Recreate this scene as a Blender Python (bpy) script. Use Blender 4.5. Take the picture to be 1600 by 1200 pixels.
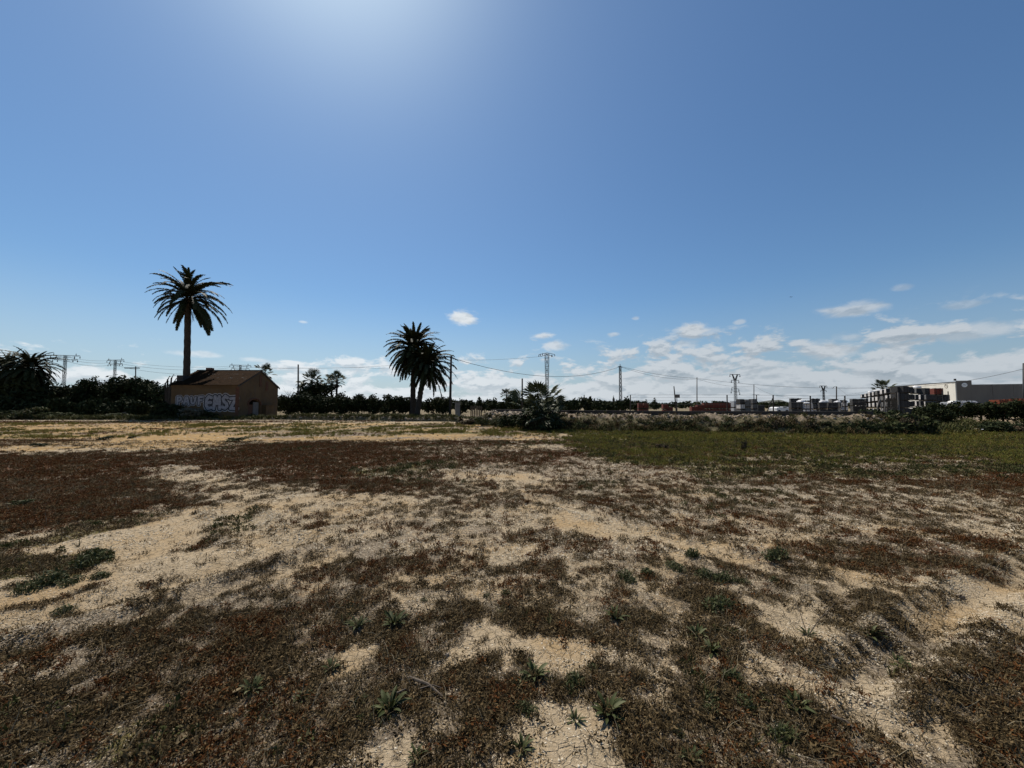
import bpy, bmesh, math, random
import numpy as np
from mathutils import Vector, Matrix, Euler

for o in list(bpy.data.objects):
    bpy.data.objects.remove(o, do_unlink=True)
scene = bpy.context.scene
C = scene.collection
R = math.radians

# ------------------------------------------------------------------ camera
CAM_H = 1.55
F = 601.0                    # focal length in photo pixels (1600 wide)
PITCH = math.atan(33.0 / F)
cam_data = bpy.data.cameras.new('camera')
cam_data.sensor_width = 36.0
cam_data.lens = 36.0 * F / 1600.0
cam_data.clip_start = 0.05
cam_data.clip_end = 20000
cam = bpy.data.objects.new('camera', cam_data)
C.objects.link(cam)
cam.location = (0, 0, CAM_H)
cam.rotation_euler = (R(90) + PITCH, 0, 0)
scene.camera = cam

# ------------------------------------------------------------------ light
SUN_AZ = R(-28.5)            # from +Y towards -X is negative
SUN_EL = R(55.0)
SUN_STRENGTH = 5.0
SKY_STRENGTH = 0.078
EXPOSURE = 0.2
sun_dir = Vector((math.sin(SUN_AZ) * math.cos(SUN_EL), math.cos(SUN_AZ) * math.cos(SUN_EL), math.sin(SUN_EL)))
sun_data = bpy.data.lights.new('sun', 'SUN')
sun_data.energy = SUN_STRENGTH
sun_data.angle = R(0.5)
sun_data.color = (1.0, 0.93, 0.83)
sun = bpy.data.objects.new('sun', sun_data)
C.objects.link(sun)
sun.rotation_euler = sun_dir.to_track_quat('Z', 'Y').to_euler()
sun.location = (0, 0, 60)

scene.view_settings.view_transform = 'Standard'
scene.view_settings.look = 'None'
scene.view_settings.exposure = EXPOSURE
scene.view_settings.gamma = 1.0
scene.view_settings.use_curve_mapping = False


# ------------------------------------------------------------------ node helper
class NT:
    def __init__(self, tree):
        self.t = tree
        self.n = tree.nodes
        self.l = tree.links

    def put(self, sock, v):
        if v is None:
            return
        if isinstance(v, bpy.types.NodeSocket):
            self.l.new(v, sock)
        else:
            sock.default_value = v

    def math(self, op, a, b=None, c=None, clamp=False):
        n = self.n.new('ShaderNodeMath')
        n.operation = op
        n.use_clamp = clamp
        self.put(n.inputs[0], a)
        self.put(n.inputs[1], b)
        self.put(n.inputs[2], c)
        return n.outputs[0]

    def vmath(self, op, a, b=None, out=0):
        n = self.n.new('ShaderNodeVectorMath')
        n.operation = op
        self.put(n.inputs[0], a)
        self.put(n.inputs[1], b)
        return n.outputs['Value'] if out == 'v' else n.outputs[0]

    def smooth(self, v, a, b, lo=0.0, hi=1.0):
        n = self.n.new('ShaderNodeMapRange')
        n.interpolation_type = 'SMOOTHSTEP'
        self.put(n.inputs['Value'], v)
        self.put(n.inputs['From Min'], a)
        self.put(n.inputs['From Max'], b)
        self.put(n.inputs['To Min'], lo)
        self.put(n.inputs['To Max'], hi)
        return n.outputs['Result']

    def lin(self, v, a, b, lo=0.0, hi=1.0):
        n = self.n.new('ShaderNodeMapRange')
        self.put(n.inputs['Value'], v)
        self.put(n.inputs['From Min'], a)
        self.put(n.inputs['From Max'], b)
        self.put(n.inputs['To Min'], lo)
        self.put(n.inputs['To Max'], hi)
        return n.outputs['Result']

    def noise(self, vec, scale, detail=4, rough=0.55, dist=0.0, dim='3D'):
        n = self.n.new('ShaderNodeTexNoise')
        n.noise_dimensions = dim
        self.put(n.inputs['Vector'], vec)
        n.inputs['Scale'].default_value = scale
        n.inputs['Detail'].default_value = detail
        n.inputs['Roughness'].default_value = rough
        n.inputs['Distortion'].default_value = dist
        return n.outputs['Fac']

    def mix(self, fac, a, b, mode='MIX'):
        n = self.n.new('ShaderNodeMix')
        n.data_type = 'RGBA'
        n.blend_type = mode
        n.clamp_factor = True
        self.put(n.inputs[0], fac)
        self.put(n.inputs[6], a if isinstance(a, bpy.types.NodeSocket) else (*a[:3], 1))
        self.put(n.inputs[7], b if isinstance(b, bpy.types.NodeSocket) else (*b[:3], 1))
        return n.outputs[2]

    def xyz(self, x, y, z):
        n = self.n.new('ShaderNodeCombineXYZ')
        self.put(n.inputs[0], x)
        self.put(n.inputs[1], y)
        self.put(n.inputs[2], z)
        return n.outputs[0]

    def sep(self, v):
        n = self.n.new('ShaderNodeSeparateXYZ')
        self.put(n.inputs[0], v)
        return n.outputs

    def attr(self, name, kind='GEOMETRY', out='Fac'):
        n = self.n.new('ShaderNodeAttribute')
        n.attribute_type = kind
        n.attribute_name = name
        return n.outputs[out]


# ------------------------------------------------------------------ world sky with clouds
world = bpy.data.worlds.new('World')
scene.world = world
world.use_nodes = True
wt = NT(world.node_tree)
for n in list(wt.n):
    wt.n.remove(n)
sky = wt.n.new('ShaderNodeTexSky')
sky.sky_type = 'NISHITA'
sky.sun_disc = False
sky.sun_elevation = SUN_EL
sky.sun_rotation = SUN_AZ
sky.altitude = 20
sky.air_density = 1.15
sky.dust_density = 0.32
sky.ozone_density = 2.6
tc = wt.n.new('ShaderNodeTexCoord')
dirv = wt.vmath('NORMALIZE', tc.outputs['Generated'])
sx, sy, sz = wt.sep(dirv)
az = wt.math('MULTIPLY', wt.math('ARCTAN2', sx, sy), 180 / math.pi)
el = wt.math('MULTIPLY', wt.math('ARCSINE', sz), 180 / math.pi)
p_ae = wt.xyz(az, el, 0.0)
# bank of broken cumulus near the horizon
v1 = wt.xyz(wt.math('MULTIPLY', az, 0.19), wt.math('MULTIPLY', el, 0.46), 5.2)
v1b = wt.xyz(wt.math('MULTIPLY', az, 0.19), wt.math('MULTIPLY', wt.math('ADD', el, 0.6), 0.46), 5.2)
n1 = wt.noise(v1, 1.0, 8, 0.60, 0.25)
n1b = wt.noise(v1b, 1.0, 8, 0.60, 0.25)
n2 = wt.noise(wt.xyz(wt.math('MULTIPLY', az, 0.03), wt.math('MULTIPLY', el, 0.12), 9.1), 1.0, 3, 0.5)
fine = wt.noise(wt.xyz(wt.math('MULTIPLY', az, 0.35), wt.math('MULTIPLY', el, 0.8), 1.3), 1.0, 6, 0.6, 0.4)
right = wt.smooth(az, -4.0, 26.0)
top = wt.math('ADD', wt.math('MULTIPLY', right, 1.8), 6.8)
rel = wt.math('DIVIDE', el, top)
thr = wt.lin(rel, 0.0, 1.3, 0.31, 0.64)
thr = wt.math('SUBTRACT', thr, wt.math('SUBTRACT', wt.math('MULTIPLY', right, 0.045), wt.smooth(az, -22.0, -40.0, 0.0, 0.06)))
cov = wt.math('ADD', wt.math('MULTIPLY', n1, 0.85), wt.math('MULTIPLY', n2, 0.15))
bank = wt.math('MULTIPLY', wt.smooth(wt.math('SUBTRACT', cov, thr), -0.02, 0.08), wt.smooth(rel, 1.35, 0.95))
# single clouds: azimuth, elevation, half widths in degrees, density
blobs = [(-7.4, 12.8, 2.7, 1.15, 1.0), (4.3, 10.2, 1.8, 0.7, .85), (6.4, 8.7, 2.2, 0.85, .8),
         (25.2, 10.0, 2.9, 1.15, .95), (42.2, 10.6, 3.0, 0.95, .75), (14.9, 10.1, 1.0, 0.4, .6),
         (30.8, 10.6, 0.8, 0.35, .55), (18.0, 12.2, 0.6, 0.3, .5), (39.6, 6.2, 3.3, 1.2, .95),
         (50.6, 7.1, 4.0, 1.0, .7), (-28.8, 10.8, 0.6, 0.22, .5), (46.0, 12.2, 0.9, 0.35, .35),
         (50.2, 9.6, 1.8, 0.45, .4), (24.2, 8.2, 2.0, 0.8, .7), (-39.2, 5.9, 2.6, 0.45, .6),
         (-33.8, 5.6, 2.0, 0.4, .55), (-31.0, 5.0, 3.2, 0.7, .6), (-23.0, 4.6, 3.0, 0.8, .75), (41.5, 7.6, 1.6, .6, .5)]
single = None
for (a_, e_, wa, we, dens) in blobs:
    d = wt.vmath('MULTIPLY', wt.vmath('SUBTRACT', p_ae, (a_, e_, 0)), (1 / wa, 1 / we, 0))
    r_ = wt.vmath('LENGTH', d, out='v')
    q = wt.math('ADD', r_, wt.math('MULTIPLY', wt.math('SUBTRACT', fine, 0.5), 1.9))
    m_ = wt.math('MULTIPLY', wt.smooth(q, 1.15, 0.35, 0.0, dens), wt.smooth(r_, 1.9, 1.3))
    single = m_ if single is None else wt.math('MAXIMUM', single, m_)
cloud = wt.math('MAXIMUM', wt.math('MULTIPLY', bank, 0.9), single)
# underside greyer where there is more cloud above
shade = wt.smooth(wt.math('SUBTRACT', n1b, n1), -0.05, 0.10)
shade = wt.math('MULTIPLY', shade, wt.smooth(cov, 0.4, 0.7, 0.4, 1.0))
near_sun = wt.smooth(az, -30.0, 40.0, 1.0, 0.0)
bright = wt.mix(near_sun, (6.2, 6.7, 7.2), (9.0, 9.5, 9.9))
grey = wt.mix(near_sun, (2.7, 3.4, 4.1), (5.2, 6.1, 6.9))
ccol = wt.mix(shade, bright, grey)
cloud = wt.math('MULTIPLY', cloud, wt.smooth(el, -0.3, 0.6))
# thin haze veil low over the horizon
veil = wt.math('MULTIPLY', wt.smooth(el, 16.0, -2.0), 0.75)
skyb = wt.mix(1.0, sky.outputs['Color'], (0.68, 0.88, 1.03), 'MULTIPLY')
sdot = wt.vmath('DOT_PRODUCT', dirv, tuple(sun_dir), out='v')
glow = wt.math('ADD', wt.math('MULTIPLY', wt.math('POWER', wt.math('MAXIMUM', sdot, 0.0), 44.0), .60), wt.math('MULTIPLY', wt.math('POWER', wt.math('MAXIMUM', sdot, 0.0), 6.0), .07))
skyb = wt.mix(glow, skyb, (9.4, 11.2, 12.2))
skyc = wt.mix(veil, skyb, wt.mix(near_sun, (3.6, 4.5, 5.7), (5.5, 6.5, 7.6)))
skyc = wt.mix(cloud, skyc, ccol)
bg = wt.n.new('ShaderNodeBackground')
wt.l.new(skyc, bg.inputs['Color'])
bg.inputs['Strength'].default_value = SKY_STRENGTH
wo = wt.n.new('ShaderNodeOutputWorld')
wt.l.new(bg.outputs[0], wo.inputs['Surface'])

# ------------------------------------------------------------------ place helpers (measured on the photograph, kept as metres)
def at(px, py, Y):
    """world point seen at photo position (px, py), Y metres in front of the camera"""
    dx, dy = (px - 800) / F, (600 - py) / F
    fw = math.cos(PITCH) - math.sin(PITCH) * dy
    up = math.sin(PITCH) + math.cos(PITCH) * dy
    return Vector((dx * Y / fw, Y, CAM_H + up * Y / fw))


def gp(px, py):
    """ground point under photo position (px, py)"""
    dx, dy = (px - 800) / F, (600 - py) / F
    fw = math.cos(PITCH) - math.sin(PITCH) * dy
    up = math.sin(PITCH) + math.cos(PITCH) * dy
    t = CAM_H / -up
    return (dx * t, fw * t)


# ------------------------------------------------------------------ numpy noise
def _hash(ix, iy, seed):
    h = (ix.astype(np.int64) * 374761393 + iy.astype(np.int64) * 668265263 + seed * 1442695041) & 0xFFFFFFFF
    h = ((h ^ (h >> 13)) * 1274126177) & 0xFFFFFFFF
    return ((h ^ (h >> 16)) & 0xFFFF) / 65535.0


def vnoise(x, y, seed=0):
    ix, iy = np.floor(x), np.floor(y)
    fx, fy = x - ix, y - iy
    fx = fx * fx * (3 - 2 * fx)
    fy = fy * fy * (3 - 2 * fy)
    a, b = _hash(ix, iy, seed), _hash(ix + 1, iy, seed)
    c, d = _hash(ix, iy + 1, seed), _hash(ix + 1, iy + 1, seed)
    return (a * (1 - fx) + b * fx) * (1 - fy) + (c * (1 - fx) + d * fx) * fy


def fbm(x, y, octv=4, seed=0, gain=0.5):
    s, amp, tot = 0, 1.0, 0
    for k in range(octv):
        s = s + amp * vnoise(x * 2.03 ** k + 17.3 * k, y * 2.03 ** k - 9.1 * k, seed + k)
        tot += amp
        amp *= gain
    return s / tot


# ------------------------------------------------------------------ object helpers
def link(o):
    C.objects.link(o)
    return o


def tag(o, label=None, cat=None, group=None, kind=None):
    if label:
        o['label'] = label
    if cat:
        o['category'] = cat
    if group:
        o['group'] = group
    if kind:
        o['kind'] = kind
    return o


def empty(name, loc=(0, 0, 0), rz=0.0, label=None, cat=None, group=None):
    o = bpy.data.objects.new(name, None)
    o.empty_display_size = 0.2
    o.location = loc
    o.rotation_euler = (0, 0, rz)
    link(o)
    return tag(o, label, cat, group)


def child(name, mesh, parent, loc=(0, 0, 0), rot=(0, 0, 0), scale=(1, 1, 1)):
    o = bpy.data.objects.new(name, mesh)
    link(o)
    o.parent = parent
    o.location = loc
    o.rotation_euler = rot
    o.scale = scale if hasattr(scale, '__len__') else (scale,) * 3
    return o


def copy_tree(o, parent=None):
    c = o.copy()
    C.objects.link(c)
    c.parent = parent
    for ch in [x for x in o.children]:
        copy_tree(ch, c)
    return c


def np_mesh(name, verts, faces, mat=None, smooth=False, attrs=None):
    """verts (n,3), faces (m,k) arrays -> mesh"""
    me = bpy.data.meshes.new(name)
    verts = np.asarray(verts, dtype=np.float32)
    faces = np.asarray(faces, dtype=np.int32)
    k = faces.shape[1]
    me.vertices.add(len(verts))
    me.vertices.foreach_set('co', verts.ravel())
    me.loops.add(faces.size)
    me.loops.foreach_set('vertex_index', faces.ravel())
    me.polygons.add(len(faces))
    me.polygons.foreach_set('loop_start', np.arange(0, faces.size, k, dtype=np.int32))
    me.polygons.foreach_set('loop_total', np.full(len(faces), k, dtype=np.int32))
    if smooth:
        me.polygons.foreach_set('use_smooth', np.ones(len(faces), dtype=bool))
    if attrs:
        for nm, arr in attrs.items():
            a = me.attributes.new(nm, 'FLOAT', 'POINT')
            a.data.foreach_set('value', np.asarray(arr, dtype=np.float32))
    me.update()
    me.validate()
    if mat:
        me.materials.append(mat)
    return me


class MB:
    """collects boxes, tubes and quads for one mesh"""
    def __init__(self):
        self.v, self.f = [], []

    def add(self, vs, fs):
        o = len(self.v)
        self.v += [tuple(v) for v in vs]
        self.f += [tuple(i + o for i in f) for f in fs]

    def box(self, c, s, rz=0.0, taper=1.0, m=None):
        x, y, z = s[0] / 2, s[1] / 2, s[2] / 2
        vs = []
        for dz, k in ((-z, 1.0), (z, taper)):
            for dx, dy in ((-x, -y), (x, -y), (x, y), (-x, y)):
                vs.append(Vector((dx * k, dy * k, dz)))
        mt = m if m else Matrix.Rotation(rz, 3, 'Z')
        vs = [mt @ v + Vector(c) for v in vs]
        self.add(vs, [(3, 2, 1, 0), (4, 5, 6, 7), (0, 1, 5, 4), (1, 2, 6, 5), (2, 3, 7, 6), (3, 0, 4, 7)])

    def tube(self, pts, rad, n=6, cap=True):
        pts = [Vector(p) for p in pts]
        if not hasattr(rad, '__len__'):
            rad = [rad] * len(pts)
        rings = []
        for i, p in enumerate(pts):
            a = pts[max(i - 1, 0)]
            b = pts[min(i + 1, len(pts) - 1)]
            t = (b - a).normalized()
            ref = Vector((0, 0, 1)) if abs(t.z) < 0.9 else Vector((1, 0, 0))
            u = t.cross(ref).normalized()
            w = t.cross(u)
            rings.append([p + (u * math.cos(2 * math.pi * k / n) + w * math.sin(2 * math.pi * k / n)) * rad[i] for k in range(n)])
        o = len(self.v)
        for r_ in rings:
            self.v += [tuple(q) for q in r_]
        for i in range(len(rings) - 1):
            for k in range(n):
                a, b = o + i * n + k, o + i * n + (k + 1) % n
                self.f.append((a, b, b + n, a + n))
        if cap:
            self.f.append(tuple(o + k for k in range(n - 1, -1, -1)))
            self.f.append(tuple(o + (len(rings) - 1) * n + k for k in range(n)))

    def mesh(self, name, mat, smooth=False):
        me = bpy.data.meshes.new(name)
        me.from_pydata(self.v, [], self.f)
        me.update()
        if smooth:
            for p in me.polygons:
                p.use_smooth = True
        me.materials.append(mat)
        return me

    def build(self, name, mat, parent=None, smooth=False, loc=(0, 0, 0)):
        o = bpy.data.objects.new(name, self.mesh(name, mat, smooth))
        link(o)
        o.parent = parent
        o.location = loc
        return o


# ------------------------------------------------------------------ materials
def new_mat(name):
    m = bpy.data.materials.new(name)
    m.use_nodes = True
    t = NT(m.node_tree)
    b = m.node_tree.nodes['Principled BSDF']
    return m, t, b


def simple(name, a, b2=None, scale=6.0, rough=0.8, metal=0.0, bump=0.0, streak=None, spec=0.3):
    """two-tone noisy surface"""
    m, t, b = new_mat(name)
    tcn = t.n.new('ShaderNodeTexCoord')
    vec = tcn.outputs['Object']
    if streak:
        vec = t.vmath('MULTIPLY', vec, streak)
    nz = t.noise(vec, scale, 5, 0.6)
    col = t.mix(t.smooth(nz, 0.32, 0.68), a, b2 if b2 else [c * 0.7 for c in a])
    t.l.new(col, b.inputs['Base Color'])
    b.inputs['Roughness'].default_value = rough
    b.inputs['Metallic'].default_value = metal
    b.inputs['Specular IOR Level'].default_value = spec
    if bump:
        bn = t.n.new('ShaderNodeBump')
        bn.inputs['Strength'].default_value = bump
        bn.inputs['Distance'].default_value = 0.03
        t.l.new(nz, bn.inputs['Height'])
        t.l.new(bn.outputs[0], b.inputs['Normal'])
    return m


def leafy(name, a, b2, c3=None, rough=0.75, trans=0.0, use_inst=False, spec=0.08):
    """leaf colour that varies leaf by leaf (attribute 'leaf') and plant by plant"""
    m, t, b = new_mat(name)
    v = t.attr('leaf')
    oi = t.n.new('ShaderNodeObjectInfo')
    rnd = oi.outputs['Random']
    k = t.math('FRACT', t.math('ADD', t.math('MULTIPLY', v, 0.8), t.math('MULTIPLY', rnd, 0.6 if use_inst else 0.2)))
    col = t.mix(k, a, b2)
    if c3:
        col = t.mix(t.smooth(t.math('FRACT', t.math('MULTIPLY', t.math('ADD', v, rnd), 3.7)), 0.72, 0.8), col, c3)
    t.l.new(col, b.inputs['Base Color'])
    b.inputs['Roughness'].default_value = rough
    b.inputs['Specular IOR Level'].default_value = spec
    if trans > 0:
        tr = t.n.new('ShaderNodeBsdfTranslucent')
        t.l.new(col, tr.inputs['Color'])
        mx = t.n.new('ShaderNodeMixShader')
        mx.inputs[0].default_value = trans
        t.l.new(b.outputs[0], mx.inputs[1])
        t.l.new(tr.outputs[0], mx.inputs[2])
        t.l.new(mx.outputs[0], m.node_tree.nodes['Material Output'].inputs['Surface'])
    return m


M = {}
M['trunk'] = simple('palm_bark', (0.055, 0.042, 0.03), (0.03, 0.023, 0.017), 5, 0.9, bump=0.8)
M['bark'] = simple('bark', (0.055, 0.042, 0.03), (0.03, 0.024, 0.018), 8, 0.9, bump=0.6)
M['frond'] = leafy('palm_frond', (0.017, 0.023, 0.009), (0.027, 0.033, 0.013), (0.042, 0.04, 0.017), 0.6, 0.04)
M['dead_frond'] = leafy('dead_frond', (0.035, 0.027, 0.016), (0.055, 0.042, 0.025), None, 0.85)
M['fan'] = leafy('fan_leaf', (0.034, 0.046, 0.02), (0.055, 0.066, 0.032), (0.08, 0.088, 0.055), 0.45, 0.05)
M['citrus'] = leafy('citrus_leaf', (0.012, 0.018, 0.006), (0.021, 0.029, 0.010), (0.036, 0.04, 0.015), 0.8, 0.04)
M['dark_leaf'] = leafy('dark_leaf', (0.013, 0.019, 0.007), (0.023, 0.03, 0.011), (0.036, 0.042, 0.017), 0.8, 0.04)
M['shrub'] = leafy('shrub_leaf', (0.035, 0.044, 0.016), (0.06, 0.068, 0.026), (0.10, 0.09, 0.05), 0.8, 0.08)
M['grey_shrub'] = leafy('grey_shrub_leaf', (0.06, 0.062, 0.044), (0.10, 0.10, 0.075), (0.14, 0.13, 0.10), 0.8)
M['brown_shrub'] = leafy('dry_shrub_leaf', (0.05, 0.037, 0.023), (0.085, 0.063, 0.037), (0.04, 0.04, 0.02), 0.85)
M['rosette'] = leafy('rosette_leaf', (0.032, 0.040, 0.012), (0.056, 0.064, 0.022), (0.10, 0.104, 0.05), 0.65, 0.08, True, 0.12)
M['dry'] = leafy('dry_weed', (0.070, 0.026, 0.008), (0.125, 0.056, 0.018), (0.045, 0.014, 0.004), 0.9, 0.12, True)
M['brown'] = leafy('brown_weed', (0.048, 0.033, 0.014), (0.15, 0.106, 0.052), (0.024, 0.015, 0.006), 0.9, 0.12, True)
M['green_weed'] = leafy('green_weed', (0.034, 0.040, 0.011), (0.060, 0.062, 0.019), (0.10, 0.088, 0.04), 0.8, 0.1, True)
M['straw'] = leafy('straw', (0.22, 0.17, 0.095), (0.14, 0.105, 0.058), (0.32, 0.27, 0.18), 0.7, 0.1, True)
M['grass'] = leafy('green_grass', (0.088, 0.098, 0.015), (0.155, 0.146, 0.03), (0.16, 0.095, 0.032), 0.8, 0.15, True)
M['flake'] = leafy('soil_flake', (0.42, 0.35, 0.245), (0.33, 0.265, 0.18), (0.52, 0.455, 0.35), 0.95, 0.0, True)
M['concrete'] = simple('concrete', (0.18, 0.165, 0.145), (0.12, 0.11, 0.097), 2.5, 0.9, bump=0.3)
M['kerb'] = simple('kerb_concrete', (0.055, 0.047, 0.04), (0.035, 0.03, 0.026), 3, 0.9, bump=0.4)
M['steel'] = simple('galvanised_steel', (0.042, 0.043, 0.045), (0.028, 0.028, 0.03), 3, 0.7, 0.0)
M['insul'] = simple('insulator', (0.05, 0.035, 0.03), (0.03, 0.025, 0.02), 3, 0.35)
M['wire'] = simple('wire', (0.045, 0.045, 0.048), (0.03, 0.03, 0.03), 2, 0.7, 0.0)
M['pole'] = simple('pole_wood', (0.05, 0.042, 0.034), (0.03, 0.026, 0.022), 3, 0.9, streak=(1, 1, 0.1), bump=0.3)
M['pale_pole'] = simple('pole_concrete', (0.17, 0.155, 0.138), (0.12, 0.11, 0.10), 3, 0.9)
M['stone'] = simple('stone', (0.34, 0.28, 0.21), (0.21, 0.17, 0.13), 4, 0.95, bump=0.5)
M['stick'] = simple('dead_wood', (0.12, 0.095, 0.07), (0.07, 0.055, 0.042), 14, 0.9, bump=0.4)
M['brick'] = simple('fired_brick', (0.15, 0.036, 0.022), (0.09, 0.022, 0.014), 5, 0.9, bump=0.2)
M['orange'] = simple('orange_clay', (0.30, 0.08, 0.035), (0.20, 0.052, 0.025), 4, 0.85, bump=0.2)
M['block'] = simple('grey_block', (0.16, 0.155, 0.148), (0.10, 0.098, 0.095), 5, 0.9, bump=0.3)
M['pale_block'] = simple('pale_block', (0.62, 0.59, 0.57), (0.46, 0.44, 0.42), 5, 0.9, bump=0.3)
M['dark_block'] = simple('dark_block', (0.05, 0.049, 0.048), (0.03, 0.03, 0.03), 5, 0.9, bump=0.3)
M['film'] = simple('wrapping_film', (0.52, 0.52, 0.52), (0.38, 0.385, 0.39), 3, 0.5, spec=0.5, bump=0.3)
M['pallet'] = simple('pallet_wood', (0.06, 0.045, 0.03), (0.04, 0.03, 0.02), 6, 0.9)
M['board'] = simple('board_wood', (0.10, 0.072, 0.046), (0.06, 0.044, 0.03), 5, 0.9, streak=(1, 1, 0.15))
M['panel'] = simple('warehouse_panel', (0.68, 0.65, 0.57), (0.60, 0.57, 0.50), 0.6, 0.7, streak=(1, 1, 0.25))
M['panel_shaded'] = simple('warehouse_front', (0.175, 0.155, 0.132), (0.15, 0.133, 0.115), 0.5, 0.75, streak=(1, 1, 0.2))  # darker copy of the panel colour, painting in the front wall's shade
M['trim'] = simple('dark_trim', (0.035, 0.032, 0.03), (0.025, 0.023, 0.021), 3, 0.7)
M['white'] = simple('white_paint', (0.85, 0.85, 0.83), (0.76, 0.76, 0.74), 3, 0.4)
M['glass'] = simple('dark_glass', (0.02, 0.022, 0.025), (0.03, 0.033, 0.036), 2, 0.08, spec=0.6)
M['tyre'] = simple('rubber', (0.02, 0.02, 0.02), (0.03, 0.03, 0.03), 5, 0.8)
M['hill'] = simple('hill_scrub', (0.10, 0.105, 0.085), (0.075, 0.08, 0.065), 0.03, 1.0)

# ------------------------------------------------------------------ what grows where on the field
def poly_sd(x, y, pts):
    """signed distance to a polygon, negative inside"""
    d2 = np.full(x.shape, 1e18)
    inside = np.zeros(x.shape, dtype=bool)
    n = len(pts)
    for i in range(n):
        ax, ay = pts[i]
        bx, by = pts[(i + 1) % n]
        ex, ey = bx - ax, by - ay
        t = np.clip(((x - ax) * ex + (y - ay) * ey) / (ex * ex + ey * ey + 1e-12), 0, 1)
        d2 = np.minimum(d2, (x - ax - t * ex) ** 2 + (y - ay - t * ey) ** 2)
        if ay != by:
            c = ((ay > y) != (by > y)) & (x < (bx - ax) * (y - ay) / (by - ay) + ax)
            inside ^= c
    d = np.sqrt(d2)
    return np.where(inside, -d, d)


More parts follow.
